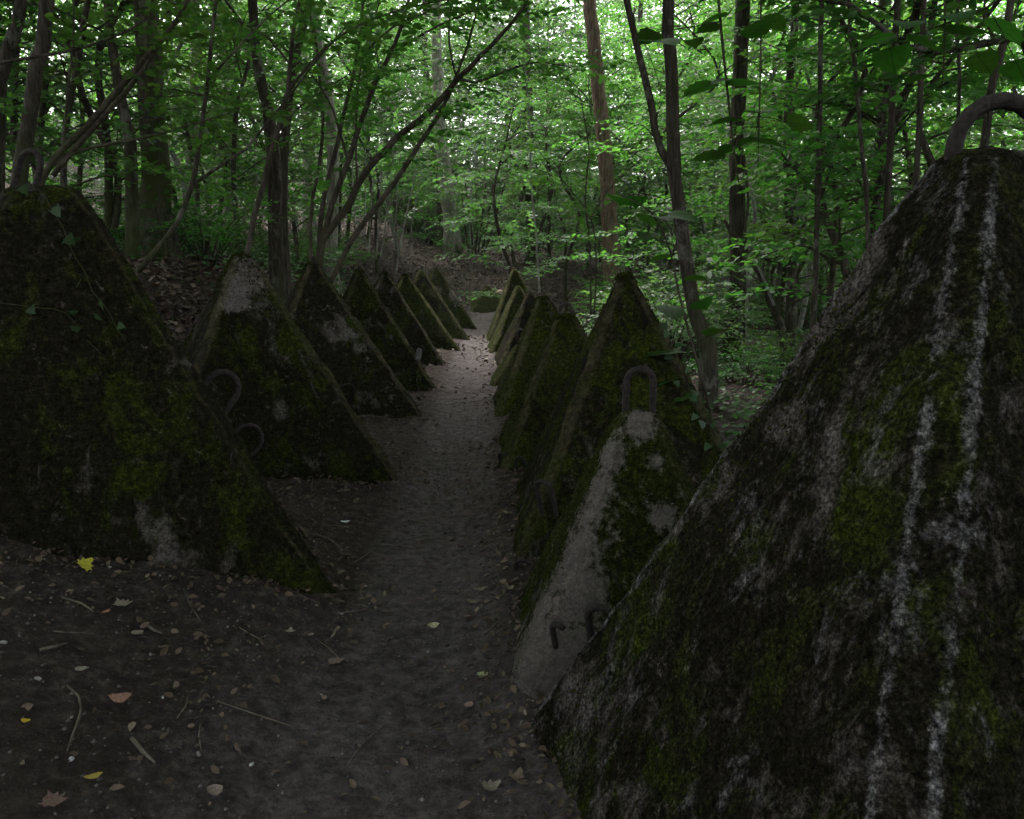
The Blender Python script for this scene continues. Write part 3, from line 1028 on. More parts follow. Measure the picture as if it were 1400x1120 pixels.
stems('coppice_shoots', (655, 352), 27, [([(650 + a, 352), (650 + b, 310), (650 + c, 250)], [.05, .045, .03], .6) for a, b, c in
      ((-4, -6, -14), (0, 2, 0), (3, 8, 14), (7, 16, 24), (10, 24, 40), (-8, -14, -20))], M_STEM,
      'fan of coppice shoots next to the mossy-footed trunk', 'shrub', lsize=.12, twig=.8, tw_n=4, lmat=M_LEAFP, sides=6)
stems('twin_sapling', (808, 430), 9.5, [
    ([(808, 430), (806, 340), (800, 270), (805, 200), (790, 120)], [.016, .014, .012, .01, .006], .8),
    ([(812, 430), (815, 350), (808, 300), (780, 260), (735, 205)], [.014, .012, .01, .008, .005], .9),
    ([(806, 300), (840, 250), (880, 215)], [.01, .008, .004], 1.0)], M_STEM,
    'twin-stemmed wispy sapling just behind the tall pointed mossy tooth', 'sapling', lsize=.085, twig=.45, tw_n=6, sides=6)
# arching limb over the largest tooth
stems('arching_limb', (1420, 430), 6.0, [
    ([(1430, 430), (1425, 250), (1415, 120), (1396, 50), (1360, 57), (1280, 72), (1240, 64), (1205, 36), (1160, 6), (1105, -2), (1040, -40)], [.05, .045, .04, .034, .03, .028, .026, .024, .02, .016, .008], .8),
    ([(1360, 57), (1345, 20), (1350, -40)], [.016, .013, .008], 1.2),
    ([(1280, 72), (1240, 100), (1200, 112)], [.012, .01, .005], 1.5)], M_BARKD,
    'dark arching limb reaching over the largest tooth', lsize=.11, twig=.5, tw_n=5, lmat=M_LEAFD, from_t=.3)

# ------------------------------------------------------------------ understorey: saplings and bushes (copies)
def sapling_proto(name, seed, height, nb, reach, lsize, lmat, smat, droop=.1, low=.18):
    random.seed(seed)
    root = obj(name, None)
    m = MB()
    k = [(random.gauss(0, .1) * i, random.gauss(0, .1) * i, height * i / 5) for i in range(6)]
    m.tube([(0, 0, -.2)] + k[1:], [.05, .045, .04, .03, .02, .008], 7, .3, .05)
    L = ([], [], [], [])
    br = MB()
    for i in range(nb):
        t = low + (1 - low) * (i + random.random()) / nb
        f = t * 5
        j = min(4, int(f))
        a, b = Vector(k[j]), Vector(k[j + 1])
        p = a + (b - a) * (f - j)
        az = i * 2.4 + random.gauss(0, .4)
        ln = reach * (1 - .55 * t) * random.uniform(.6, 1.15)
        e = p + Vector((math.cos(az) * ln, math.sin(az) * ln, ln * random.uniform(.0, .45)))
        md = p + (e - p) * .5 + Vector((0, 0, ln * .1))
        br.tube([p, md, e], [.014, .01, .004], 4, .4)
        branch_leaves(L, p + (md - p) * .4, md, lsize, reach * .28, 4, 1.0, .9)
        branch_leaves(L, md, e, lsize, reach * .3, 5, 1.0, .9)
    m.build('stem', smat, root)
    br.build('branches', smat, root)
    obj('crown', leaves_mesh('crown', L[0], L[1], L[2], L[3], lmat, True), root)
    return root


def bush_proto(name, seed, r, h, n, lsize, lmat):
    random.seed(seed)
    root = obj(name, None)
    L = ([], [], [], [])
    br = MB()
    for i in range(n):
        az, t = random.random() * 6.28, random.random() ** .6
        e = Vector((math.cos(az) * r * t, math.sin(az) * r * t, h * (1 - .45 * t * t) * random.uniform(.45, 1.05)))
        b = Vector((e.x * .1, e.y * .1, -.1))
        md = b + (e - b) * .5 + Vector((0, 0, .15 * h))
        br.tube([b, md, e], [.014, .01, .004], 4, .4)
        branch_leaves(L, md, e, lsize, r * .32, 5, 1.0, .9)
    br.build('stems', M_STEM, root)
    obj('crown', leaves_mesh('crown', L[0], L[1], L[2], L[3], lmat, True), root)
    return root


SAP = [sapling_proto('understorey_sapling', 11, 5.6, 24, 1.9, .10, M_LEAF, M_STEM),
       sapling_proto('understorey_sapling', 12, 7.0, 26, 2.2, .11, M_LEAF, M_BARKD, low=.12),
       sapling_proto('understorey_sapling', 13, 4.6, 22, 1.8, .10, M_LEAFP, M_STEM, low=.1),
       sapling_proto('understorey_sapling', 14, 6.4, 24, 2.3, .12, M_LEAFP, M_STEMP, low=.2)]
BUS = [bush_proto('leafy_bush', 21, 1.3, 1.5, 26, .09, M_LEAF), bush_proto('leafy_bush', 22, 1.6, 1.9, 30, .10, M_LEAFP),
       bush_proto('leafy_bush', 23, 1.2, 1.0, 26, .085, M_LEAFD)]
used = {}


def place(proto, x, y, sc=1.0, label='', group='', cat_='tree', name=None, sz=None):
    if proto.name not in used:
        used[proto.name] = 1
        o = proto
    else:
        o = copy_tree(proto)
    o.location = (x, y, float(gz(x, y)) - .03)
    o.rotation_euler = (random.gauss(0, .04), random.gauss(0, .04), random.random() * 6.28)
    o.scale = (sc, sc, sc * (sz or 1))
    if name:
        o.name = name
    tag(o, label, cat_, group)
    return o


random.seed(99)
# (px column, distance) spots scattered over the wood, region by region
REG = [
    # n, px range, dist range, scale, label, group, protos
    (12, (-60, 170), (9.5, 18), (.8, 1.1), 'sapling up the bank beyond the slanting trunks', 'saplings on the bank top', (0, 1, 2)),
    (12, (230, 420), (13, 22), (.8, 1.15), 'sapling among the dark trunks behind the bank', 'saplings among the dark trunks', (0, 1, 3)),
    (14, (-150, 480), (22, 40), (1.0, 1.6), 'sapling deep in the wood above the bank', 'saplings deep in the wood above the bank', (0, 1, 3)),
    (7, (440, 560), (20, 30), (.9, 1.3), 'sapling at the side of the leafy hill', 'saplings at the side of the leafy hill', (2, 3, 1)),
    (18, (480, 760), (33, 50), (1.0, 1.8), 'sapling on the crest of the hill beyond the path', 'saplings on the hill crest', (3, 2, 1)),
    (12, (690, 860), (17, 30), (.75, 1.2), 'sapling past the path end near the reddish trunk', 'saplings around the reddish trunk', (0, 2, 3)),
    (18, (840, 1120), (14, 30), (.9, 1.4), 'sapling behind the forked and pole trunks', 'saplings behind the pole trees', (0, 1, 3)),
    (18, (1040, 1450), (9.5, 22), (.9, 1.3), 'sapling in the thicket beyond the largest tooth', 'saplings beyond the largest tooth', (0, 1)),
    (19, (700, 1500), (30, 52), (1.2, 2.0), 'sapling closing the wood behind the pole trees', 'background saplings behind the pole trees', (0, 1, 3)),
    (14, (100, 1300), (52, 75), (2.0, 3.0), 'far tree forming the green wall of the wood', 'farthest trees of the wood', (1, 3, 0)),
]
KIND = ('thin-stemmed green-leaved', 'dark-stemmed green-leaved', 'low-branched pale-leaved', 'whitish-stemmed pale-leaved')
for n, (a, b), (d0, d1), (s0, s1), lab, grp, pr in REG:
    for i in range(n):
        X_ = a + (b - a) * (i + random.random()) / n
        d = random.uniform(d0, d1)
        if 735 < X_ < 900 and d < 21:
            d += 7.5
        if 580 < X_ < 645 and d < 36:
            X_ = 670
        p = at(X_, 400, d)
        k, sc_ = random.choice(pr), random.uniform(s0, s1)
        q = (sc_ - s0) / (s1 - s0)
        lb = ('shorter ' if q < .33 else 'tallest ' if q > .67 else 'middling ') + KIND[k] + ' ' + lab
        place(SAP[k], p.x, d, sc_, lb, grp)
BREG = [
    (8, (215, 420), (10.5, 16), (.55, .9), 'bush at the foot of the trunks on the bank', 'bushes on the bank', (0, 2)),
    (6, (20, 190), (11, 17), (.6, 1.0), 'bush on the bank top', 'bushes on the bank top', (2, 0)),
    (5, (440, 540), (15, 22), (.5, .85), 'bush behind the far teeth at the edge of the leafy hill', 'bushes at the hill edge', (1, 0)),
    (9, (520, 760), (31, 40), (1.0, 1.6), 'bush on the hill crest', 'bushes on the hill crest', (1, 2, 0)),
    (10, (715, 900), (12, 24), (.5, .95), 'bush crowding behind the mossy row of teeth', 'bushes behind the mossy row', (0, 1)),
    (5, (880, 1010), (11, 20), (.45, .75), 'bush around the forked trunk', 'bushes round the forked trunk', (0, 2, 1)),
    (8, (1010, 1240), (18, 30), (.7, 1.1), 'bush beyond the bare brown clearing', 'bushes beyond the clearing', (0, 2)),
    (8, (1010, 1330), (7, 11), (.35, .6), 'bush between the poles behind the largest tooth', 'bushes behind the largest tooth', (2, 0)),
]
for n, (a, b), (d0, d1), (s0, s1), lab, grp, pr in BREG:
    for i in range(n):
        X_ = a + (b - a) * (i + random.random()) / n
        d = random.uniform(d0, d1)
        p = at(X_, 400, d)
        if -4 < p.x < 1.9 and d < 20.5:
            p.x = random.uniform(1.9, 3.2) if X_ > 600 else random.uniform(-5.5, -3.6)
        k, sc_ = random.choice(pr), random.uniform(s0, s1)
        q = (sc_ - s0) / (s1 - s0)
        lb = ('smaller ' if q < .4 else 'bigger ' if q > .7 else 'middling ') + ('green', 'pale green', 'deep green')[k] + ' ' + lab
        place(BUS[k], p.x, d, sc_, lb, grp, 'bush')

# more tall trees: the wood goes on all round; the unseen ring is added to shade the path
ring = [(-5.5, 3.0), (-7.5, 6.5), (4.5, 1.0), (6.5, 4.5), (-3.5, -2.5), (2.6, -3.0), (-.8, -6.5), (-7, -1), (6.5, -3.5), (5.4, 7.0),
        (8.5, 10), (-9.5, 11), (-4.5, -8), (4, -9), (10.5, 2), (-11, 2), (13, 7), (-10.5, 14), (10.5, 14), (-7.2, 9.2)]
for i, (x, y) in enumerate(ring):
    t0 = Vector((x, y, 0))
    r = random.uniform(.12, .2)
    tall_tree([t0, t0 + Vector((random.gauss(0, .15), random.gauss(0, .15), 3)), t0 + Vector((random.gauss(0, .3), random.gauss(0, .3), 6))],
              [r, r * .9, r * .8], [M_BARK, M_BARKD, M_BARKM][i % 3], ('slim ' if r < .15 else 'stout ') + ['grey-brown', 'dark', 'mossy'][i % 3] + ' forest tree whose high crown shades the two rows of teeth',
              'shade trees around the teeth', i, random.uniform(1.0, 1.25), random.uniform(8.5, 12.5), sides=9)
for i in range(16):
    X_, d = 60 + 1300 * (i + random.random()) / 16, random.uniform(24, 48)
    p = at(X_, 400, d)
    r = random.uniform(.11, .2)
    t0 = Vector((p.x, d, float(gz(p.x, d))))
    tall_tree([t0, t0 + Vector((random.gauss(0, .15), 0, 3)), t0 + Vector((random.gauss(0, .3), 0, 7))], [r, r * .9, r * .78],
              [M_BARK, M_BARKP, M_BARKD][i % 3], ('thin ' if r < .14 else 'stout ' if r > .17 else '') + ['grey-brown', 'pale', 'dark'][i % 3] + ' distant straight trunk seen through the leaves', 'distant trunks in the wood', i,
              random.uniform(.6, .8), random.uniform(15, 19), sides=8)

# the wood beyond, one mass of leaves up the far slope
def far_wood(n, ang0, ang1, r0, r1, zmax, size, label):
    clumps = n // 40
    a = rng.uniform(R(ang0), R(ang1), clumps)
    r = np.sqrt(rng.uniform(r0 ** 2, r1 ** 2, clumps))
    cx, cy_ = r * np.sin(a), r * np.cos(a)
    cz = gz0(cx, cy_) + rng.random(clumps) ** 1.15 * zmax
    c = np.stack([cx, cy_, cz], -1)
    P = np.repeat(c, 40, 0)
    m = len(P)
    aa, rr = rng.random(m) * 6.28, np.sqrt(rng.random(m)) * 1.5
    P = P + np.stack([np.cos(aa) * rr, np.sin(aa) * rr, rng.normal(0, .22, m) - .12 * rr ** 2], -1)
    D = np.column_stack([np.cos(aa), np.sin(aa), rng.normal(-.2, .3, m)]) + rng.normal(0, .3, (m, 3))
    N = np.column_stack([rng.normal(0, .7, m), rng.normal(-.35, .75, m), np.ones(m)])
    o = obj('far_wood', leaves_mesh('far_wood', P, D, N, size * rng.uniform(.6, 1.2, m), M_LEAFP, False, .66))
    tag(o, label, 'far wood', kind='stuff')


far_wood(130000, -50, 50, 31, 55, 14, .22, 'nearer mass of pale green leaves of the wood on the far slope')
far_wood(190000, -50, 50, 55, 95, 25, .36, 'farthest mass of leaves closing the wood up the slope')

# ------------------------------------------------------------------ big-leaved shoots near the camera
def big_leaf_mesh(name, mat, seed, L=1.0, W=.82):
    r_ = random.Random(seed)
    n = 9
    V, F = [], []
    rowsv = []
    for i in range(n + 1):
        t = i / n
        wv = W * .5 * (math.sin(math.pi * min(1, t * .93 + .07) ** .72) ** .8) * (1 if t < .8 else (1 - t) / .2 * .8 + .2 * (1 - t) / .2)
        if i == n:
            wv = 0.004
        if i == 0:
            wv = .1
        z = -.16 * t * t
        xs = t * L - (.06 if i == 1 else 0)
        tooth_ = (1 + .07 * (1 if i % 2 else -1)) if 0 < i < n else 1
        rowsv.append([len(V) + j for j in range(5)])
        for j, q in enumerate((-1, -.5, 0, .5, 1)):
            V.append((xs + (.03 if abs(q) == 1 and i % 2 else 0), q * wv * tooth_, z + .1 * abs(q) * wv + (.012 if abs(q) == .5 and i % 2 else 0)))
    for a, b in zip(rowsv[:-1], rowsv[1:]):
        for j in range(4):
            F.append([a[j], b[j], b[j + 1], a[j + 1]])
    V = np.array(V)
    return mesh_np(name, V, np.array(F), [mat], True, attrs={'var': ('FACE', np.full(len(F), r_.uniform(.2, .8)))})


M_BIG = mat_leaf('big_hazel_leaf', (.018, .05, .01), (.026, .07, .013), (.04, .09, .018), .4, True)
BIG = [big_leaf_mesh('leaf', M_BIG, s) for s in range(4)]


def shoot(name, stem_list, d, leaf_list, label, cat_='shoot'):
    base = px(stem_list[0][0], d)[0]
    base.z = min(base.z, float(gz(base.x, base.y)) if base.z < 1.2 else base.z)
    root = obj(name, None, loc=base)
    segs = []
    for q, rd in stem_list:
        W = px(q, d)
        m = MB(); m.tube(W, rd, 6, .08, .04)
        m.build('twig', M_STEM, root, base)
        segs += W
    for i, (x, y, s) in enumerate(leaf_list):
        c = at(x, y, d + random.uniform(-.15, .15))
        near = min(segs, key=lambda v: (v - c).length)
        dr = (c - near)
        if dr.length < .02:
            dr = Vector((1, 0, 0))
        o = obj('leaf', BIG[i % 4], root)
        L = s / FOC * d * 1.15
        az = math.atan2(dr.y, dr.x)
        el = max(-.35, min(.12, random.gauss(-.12, .15)))
        rot = Matrix.Rotation(az + random.gauss(0, .35), 4, 'Z') @ Matrix.Rotation(-el, 4, 'Y') @ Matrix.Rotation(random.gauss(0, .2), 4, 'X')
        mid = rot @ Vector((L * .5, 0, 0))
        o.matrix_local = Matrix.Translation(c - mid - base) @ rot @ Matrix.Scale(L, 4)
        m = MB(); pe = c - mid
        m.tube([near, (near + pe) / 2 + Vector((0, 0, .01)), pe], [.0022, .002, .0018], 4, .05)
        st = m.build('leaf_stalk', M_STEM, root, base)
    tag(root, label, cat_)
    return root


random.seed(5)
shoot('big_leaved_shoot', [([(985, 640), (976, 590), (966, 540), (946, 470), (928, 400), (915, 340), (890, 290), (850, 268)], [.008, .008, .007, .007, .006, .005, .004, .003]),
                           ([(946, 470), (985, 455), (1010, 440)], [.004, .003, .002]), ([(928, 400), (965, 400)], [.003, .002])], 4.6,
      [(846, 272, 34), (868, 274, 36), (886, 300, 34), (906, 296, 36), (936, 295, 38), (884, 322, 30), (902, 352, 34), (918, 425, 42), (908, 480, 50), (960, 415, 36),
       (978, 452, 44), (914, 520, 34), (936, 540, 34), (966, 573, 26), (950, 380, 30), (1000, 430, 34)],
      'big-leaved shoot growing up between the teeth in front of the forked trunk')
shoot('big_leaved_shoot', [([(978, -60), (984, 20), (994, 120), (1003, 200), (1010, 250)], [.008, .007, .006, .005, .003]),
                           ([(1040, -40), (1040, 60), (1038, 160), (1036, 230)], [.005, .004, .004, .002]), ([(984, 30), (950, 36), (900, 44)], [.004, .003, .002])], 4.4,
      [(906, 54, 56), (886, 50, 34), (950, 57, 28), (968, 38, 30), (955, 120, 44), (984, 110, 26), (1020, 112, 44), (1042, 150, 44), (1054, 104, 34),
       (988, 165, 32), (1052, 194, 36), (1022, 192, 28), (968, 213, 40), (992, 204, 28), (1096, 168, 34), (1006, 165, 26), (975, 25, 34), (1030, 40, 38), (1060, 30, 36)],
      'big-leaved twig hanging down in front of the straight brown trunk')
shoot('big_leaved_shoot', [([(1290, -60), (1292, 20), (1290, 90), (1288, 120)], [.006, .005, .004, .003]), ([(1400, -30), (1350, 10), (1300, 30), (1230, 55)], [.007, .006, .004, .003])], 3.6,
      [(1291, 130, 50), (1330, 40, 60), (1375, 40, 60), (1270, 60, 50), (1220, 80, 54), (1240, 30, 46), (1345, 85, 44), (1310, 20, 46), (1395, 95, 50), (1255, 105, 40), (1195, 55, 46)],
      'big-leaved twig hanging above the iron loop of the largest tooth')

# ------------------------------------------------------------------ ivy
def ivy_leaf_mesh(name, mat):
    a = [(0, 0), (.12, .3), (-.08, .5), (.3, .42), (.45, .55), (.6, .28), (1, 0), (.6, -.28), (.45, -.55), (.3, -.42), (-.08, -.5), (.12, -.3)]
    V = np.array([(x, y, .08 * abs(y) - .1 * x * x) for x, y in a])
    F = np.array([[0, 6, 5, 4], [0, 4, 3, 2], [0, 8, 7, 6], [0, 10, 9, 8], [0, 2, 1, 0][:4] if False else [0, 11, 10, 9]])
    F = np.array([[0, 6, 5, 3], [3, 5, 4, 3][:4] if False else [0, 3, 2, 1], [0, 7, 6, 0][:4] if False else [0, 9, 7, 6], [0, 11, 10, 9]])
    return mesh_np(name, V, F, [mat], False, attrs={'var': ('FACE', np.full(len(F), .6))})


M_IVY = mat_leaf('ivy_leaf', (.015, .035, .014), (.025, .05, .02), (.04, .07, .03), .15)
IVY = ivy_leaf_mesh('leaf', M_IVY)


def ivy(pts, lf, label, rad=.0025, size=.05):
    base = Vector(pts[0])
    root = obj('ivy_vine', None, loc=base)
    m = MB(); m.tube(pts, [rad] * len(pts), 5, .05, .05, .004)
    m.build('stem', M_STEM, root, base)
    P, _ = cat(pts, [0] * len(pts), .03)
    for i in range(lf):
        p = P[int((i + .5) / lf * (len(P) - 1))]
        o = obj('leaf', IVY, root)
        s = size * random.uniform(.7, 1.25)
        # leaves face outwards, toward the open path
        o.matrix_local = Matrix.Translation(p - base + Vector((random.gauss(0, .03), -.03 + random.gauss(0, .01), random.gauss(.01, .02)))) @ \
            Matrix.Rotation(random.random() * 6.28, 4, 'Y') @ Matrix.Rotation(R(-60) + random.gauss(0, .4), 4, 'X') @ Matrix.Scale(s, 4)
    tag(root, label, 'ivy')
    return root


def face_pt(name, lx, z, push=.012, side='near'):
    """point on a tooth's near face (local -y side), lx along it"""
    t = T[name]
    e, tp, h = PLAN[name][3], PLAN[name][5], PLAN[name][2]
    half = e / 2 + (tp - e) / 2 * z / h
    q = Vector((lx, -half - push, z)) if side == 'near' else Vector((half + push, lx, z))
    c, s = math.cos(t.rotation_euler.z), math.sin(t.rotation_euler.z)
    return Vector((c * q.x - s * q.y, s * q.x + c * q.y, q.z)) + t.location


random.seed(15)
ivy([face_pt('L1', -.55, 1.45, .03), face_pt('L1', -.33, 1.40), face_pt('L1', -.12, 1.36), face_pt('L1', .03, 1.33), face_pt('L1', .1, 1.22), face_pt('L1', .15, 1.15)], 6,
    'thin ivy strand with pale leaves creeping over the broad bank tooth', size=.045)
ivy([face_pt('L1', .25, 1.2, .02, 'near'), face_pt('L1', .12, 1.5, .02), face_pt('L1', .06, 1.7, .02), face_pt('L1', -.02, 1.86, .03)], 8,
    'ivy sprig tangled below the bent top loop of the bank tooth', size=.05)
ivy([face_pt('R3', .45, .3), face_pt('R3', .34, .55), face_pt('R3', .25, .8), face_pt('R3', .16, 1.0), face_pt('R3', .08, 1.2)], 16,
    'dark ivy climbing the shaded face of the tall pointed mossy tooth', size=.045)
ivy([face_pt('R3', .52, .1), face_pt('R3', .42, .4), face_pt('R3', .36, .62), face_pt('R3', .3, .7)], 12,
    'second ivy strand low on the shaded side of the tall pointed mossy tooth', size=.045)

# ------------------------------------------------------------------ leaf litter and undergrowth (too many to count)
def scatter(n, x0, x1, y0, y1, dens):
    x, y = rng.uniform(x0, x1, n), rng.uniform(y0, y1, n)
    k = rng.random(n) < dens(x, y)
    return x[k], y[k]


def d_litter(x, y):
    o = np.abs(x - path_x(y))
    cl = np.clip(.5 + 1.3 * fbm(x * 1.1, y * 1.1, 3, 2), 0, 1)
    d = .12 * cl ** 2 + .6 * sstep(.4, .75, o) * cl
    bank = sstep(1.6, 2.6, (path_x(y) - .4) - x)
    d = np.maximum(d, .95 * bank)
    d = np.maximum(d, .95 * sstep(20.5, 22, y))
    d = np.maximum(d, .85 * np.exp(-np.maximum(foot_dist(x, y), 0) / .16))
    near = (1 - sstep(1.8, 3.0, y)) * .3
    return np.clip(d * (1 - near), 0, 1)


lx, ly = [], []
for n, a in ((26000, (-3.4, 1.2, 1.6, 7)), (14000, (-6, 3.0, 5, 16)), (26000, (-9, 3, 19.5, 34)), (16000, (-14, -2.4, 2, 20)), (14000, (-5.6, -2.0, 4.5, 12)), (16000, (1.0, 14, 4, 24))):
    q = scatter(n, *a, d_litter)
    lx.append(q[0]); ly.append(q[1])
lx, ly = np.concatenate(lx), np.concatenate(ly)
n = len(lx)
az = rng.random(n) * 6.28
D = np.column_stack([np.cos(az), np.sin(az), rng.normal(.05, .4, n)])
N = np.column_stack([rng.normal(0, .75, n), rng.normal(0, .75, n), np.ones(n)])
far = sstep(6, 20, ly)
S = np.where(ly < 7, rng.uniform(.012, .048, n), rng.uniform(.022, .07, n)) * (1 + .7 * np.maximum(far, sstep(-2.2, -2.9, lx)))
P = np.column_stack([lx, ly, gz(lx, ly) + .006 + .012 * rng.random(n)])
lit = obj('leaf_litter', leaves_mesh('leaf_litter', P, D, N, S, M_LITTER, True, .55, np.clip(rng.beta(1.7, 3.4, n) + .15 * sstep(20, 22, ly), 0, 1)))  # litter on the hill past the path painted lighter, as if lit
tag(lit, 'scattered dead brown leaves over the forest floor', 'leaf litter', kind='stuff')

tw = MB()
for i in range(420):
    y = random.uniform(1.9, 20) if i < 320 else random.uniform(20, 30)
    x = path_x(y) + random.choice((-1, 1)) * random.uniform(.1, 1.0) if i < 150 else random.uniform(-4, 2.5)
    a, l = random.random() * 6.28, random.uniform(.06, .3)
    p = [(x + math.cos(a) * l * t + random.gauss(0, .01), y + math.sin(a) * l * t + random.gauss(0, .01)) for t in (-.5, 0, .5)]
    tw.tube([(u, v, float(gz(u, v)) + .008) for u, v in p], [.003, .0035, .0015], 4, .2)
o = tw.build('twig_litter', M_TWIG)
tag(o, 'small broken twigs strewn on the forest floor', 'twigs', kind='stuff')

# soil crumbs and little stones
def crumbs(n, x0, x1, y0, y1, smin, smax, mat, name, label):
    x, y = rng.uniform(x0, x1, n), rng.uniform(y0, y1, n)
    base = np.array([(1, 0, 0), (0, 1, 0), (-1, 0, 0), (0, -1, 0), (.1, .1, .75), (0, 0, -.6)])
    q = np.array([[0, 1, 4], [1, 2, 4], [2, 3, 4], [3, 0, 4], [1, 0, 5], [2, 1, 5], [3, 2, 5], [0, 3, 5]])
    s = rng.uniform(smin, smax, n) ** 1.0
    V = base[None] * s[:, None, None] * rng.uniform(.6, 1.3, (n, 6, 3))
    V += np.stack([x, y, gz(x, y) + s * .25], -1)[:, None]
    F_ = (q[None] + np.arange(n)[:, None, None] * 6).reshape(-1, 3)
    o = obj(name, mesh_np(name, V.reshape(-1, 3), F_, [mat], True, attrs={'var': ('FACE', np.repeat(rng.random(n), 8))}))
    tag(o, label, 'gravel', kind='stuff')


M_CRUMB = mat_var('soil_crumb', [(0, (.03, .025, .022)), (.6, (.07, .06, .057)), (.96, (.11, .093, .087)), (1, (.2, .18, .172))])
crumbs(15000, -3.0, .9, 1.6, 9, .002, .010, M_CRUMB, 'soil_crumbs', 'soil crumbs and grit on the path')

# undergrowth: ivy and herbs carpeting the ground off the path
def d_green(x, y):
    u = (path_x(y) - .4) - x
    cl = np.clip(.45 + 1.6 * fbm(x * .8 + 9, y * .8, 3, 3), 0, 1)
    left = sstep(1.1, 1.9, u) * (1 - .75 * sstep(-4.6, -5.4, x) * 0) * cl
    bare = np.exp(-((x + 3.7) / .8) ** 2 - ((y - 8.0) / 2.2) ** 2)
    left = left * (1 - .92 * np.clip(bare * 1.5, 0, 1))
    right = sstep(1.0, 1.5, x) * cl * (1 - .9 * np.exp(-((x - 5.3) / 1.8) ** 2 - ((y - 17) / 3.2) ** 2))
    hill = sstep(29, 31, y)
    h2 = (y < 20.3) | (x > 1.2)
    return np.clip(np.where(h2, left + right, 0) + hill * .9, 0, 1)


hx, hy = [], []
for n, a in ((15000, (-6.5, -1.6, 4.6, 20)), (15000, (.9, 7, 3.2, 18)), (9000, (-18, -5, 4, 34)), (12000, (3, 22, 10, 34)), (12000, (-14, 12, 29, 44))):
    q = scatter(n, *a, d_green)
    hx.append(q[0]); hy.append(q[1])
hx, hy = np.concatenate(hx), np.concatenate(hy)
n = len(hx)
az = rng.random(n) * 6.28
D = np.column_stack([np.cos(az), np.sin(az), rng.normal(.1, .3, n)])
N = np.column_stack([rng.normal(0, .4, n), rng.normal(-.2, .4, n), np.ones(n)])
S = rng.uniform(.04, .085, n) * (1 + .9 * sstep(10, 30, hy))
hh = rng.random(n) ** 1.6 * (.12 + .25 * np.clip(.5 + fbm(hx * .6, hy * .6, 2), 0, 1) + .3 * sstep(12, 30, hy))
P = np.column_stack([hx, hy, gz(hx, hy) + .015 + hh])
o = obj('undergrowth', leaves_mesh('undergrowth', P, D, N, S, M_HERB, True, .75))
tag(o, 'ivy and low herbs covering the ground off the path', 'undergrowth', kind='stuff')

# ------------------------------------------------------------------ single fallen leaves, sticks and stones that stand out
def lobed_mesh(name, pts, mat, curl):
    n = len(pts)
    c = (sum(p[0] for p in pts) / n, sum(p[1] for p in pts) / n)
    V = [(x, y, curl * ((x - .5) ** 2 * 1.2 + y * y * .8) + .03 * math.sin(9 * x + 5 * y)) for x, y in pts] + [(c[0], c[1], .0)]
    F = [[n, i, (i + 1) % n] for i in range(n)]
    return mesh_np(name, np.array(V), np.array(F), [mat], False)


OVAL = [(0, 0), (.12, .12), (.3, .24), (.5, .29), (.7, .24), (.88, .11), (1, 0), (.88, -.1), (.7, -.23), (.5, -.27), (.3, -.25), (.12, -.12)]
MAPLE = [(0, 0), (.08, .2), (-.02, .42), (.22, .36), (.34, .52), (.44, .34), (.62, .42), (.66, .22), (1, .06), (.92, -.1), (.64, -.18), (.66, -.4), (.42, -.3), (.3, -.5), (.2, -.34), (-.04, -.38), (.08, -.18)]
ROUND = [(0, 0), (.1, .25), (.35, .4), (.65, .38), (.9, .2), (1, 0), (.85, -.3), (.55, -.4), (.25, -.35), (.06, -.18)]


def single(name, pix, size, shape, col, curl, label, rot, tilt=(0, 0), lift=.012):
    s = NT(name + '_surface')
    n = s.noise(s.coord(), 9, 4)
    s.bsdf(s.ramp(n, [(.3, tuple(c * .4 for c in col)), (.7, tuple(min(1, c * .8) for c in col))]), .8, spec=.15)
    o = obj(name, lobed_mesh(name, shape, s.m, curl))
    p = ground_at(*pix)
    o.location = p + Vector((0, 0, lift))
    o.rotation_euler = (tilt[0], tilt[1], R(rot))
    o.scale = (size,) * 3
    tag(o, label, 'fallen leaf', 'fallen leaves lying singly on the ground')


single('fallen_leaf', (112, 790), .07, MAPLE, (.42, .4, .04), .25, 'bright yellow fallen leaf against the foot of the broad bank tooth', 80, (.7, -.2), .03)
single('fallen_leaf', (448, 910), .07, MAPLE, (.2, .145, .13), .15, 'large pale brown leaf lying flat near the bank tooth corner', 20)
single('fallen_leaf', (150, 965), .075, OVAL, (.3, .16, .12), .8, 'curled pinkish brown leaf on the bare soil', 5, (.3, 0), .015)
single('fallen_leaf', (30, 990), .035, OVAL, (.5, .34, .03), .4, 'small orange-yellow leaf scrap on the soil', -20)
single('fallen_leaf', (115, 1072), .05, OVAL, (.36, .29, .06), .4, 'dull yellow leaf on the soil by a pale stick', 25)
single('fallen_leaf', (652, 928), .045, ROUND, (.42, .45, .26), .3, 'round pale green leaf on the path', 10)
single('fallen_leaf', (584, 861), .055, OVAL, (.45, .42, .27), .8, 'narrow cream leaf in the middle of the path', 15, (.5, 0))
single('fallen_leaf', (637, 973), .04, ROUND, (.3, .2, .17), .3, 'small rosy leaf on the path edge', 60)
single('fallen_leaf', (465, 716), .06, OVAL, (.75, .75, .82), .2, 'whitish scrap lying beside the path', 0)
single('fallen_leaf', (646, 811), .07, OVAL, (.25, .2, .16), .6, 'brown leaf pair member on the shaded path edge', 10)
single('fallen_leaf', (638, 826), .07, OVAL, (.19, .16, .12), .5, 'darker brown leaf next to a lighter one on the path edge', -15)
single('fallen_leaf', (690, 811), .06, MAPLE, (.27, .22, .18), .6, 'crumpled tan leaf at the foot of the mossy tooth', 40)
single('fallen_leaf', (397, 872), .05, MAPLE, (.3, .26, .21), .5, 'crinkled light leaf below the bank tooth', 100)
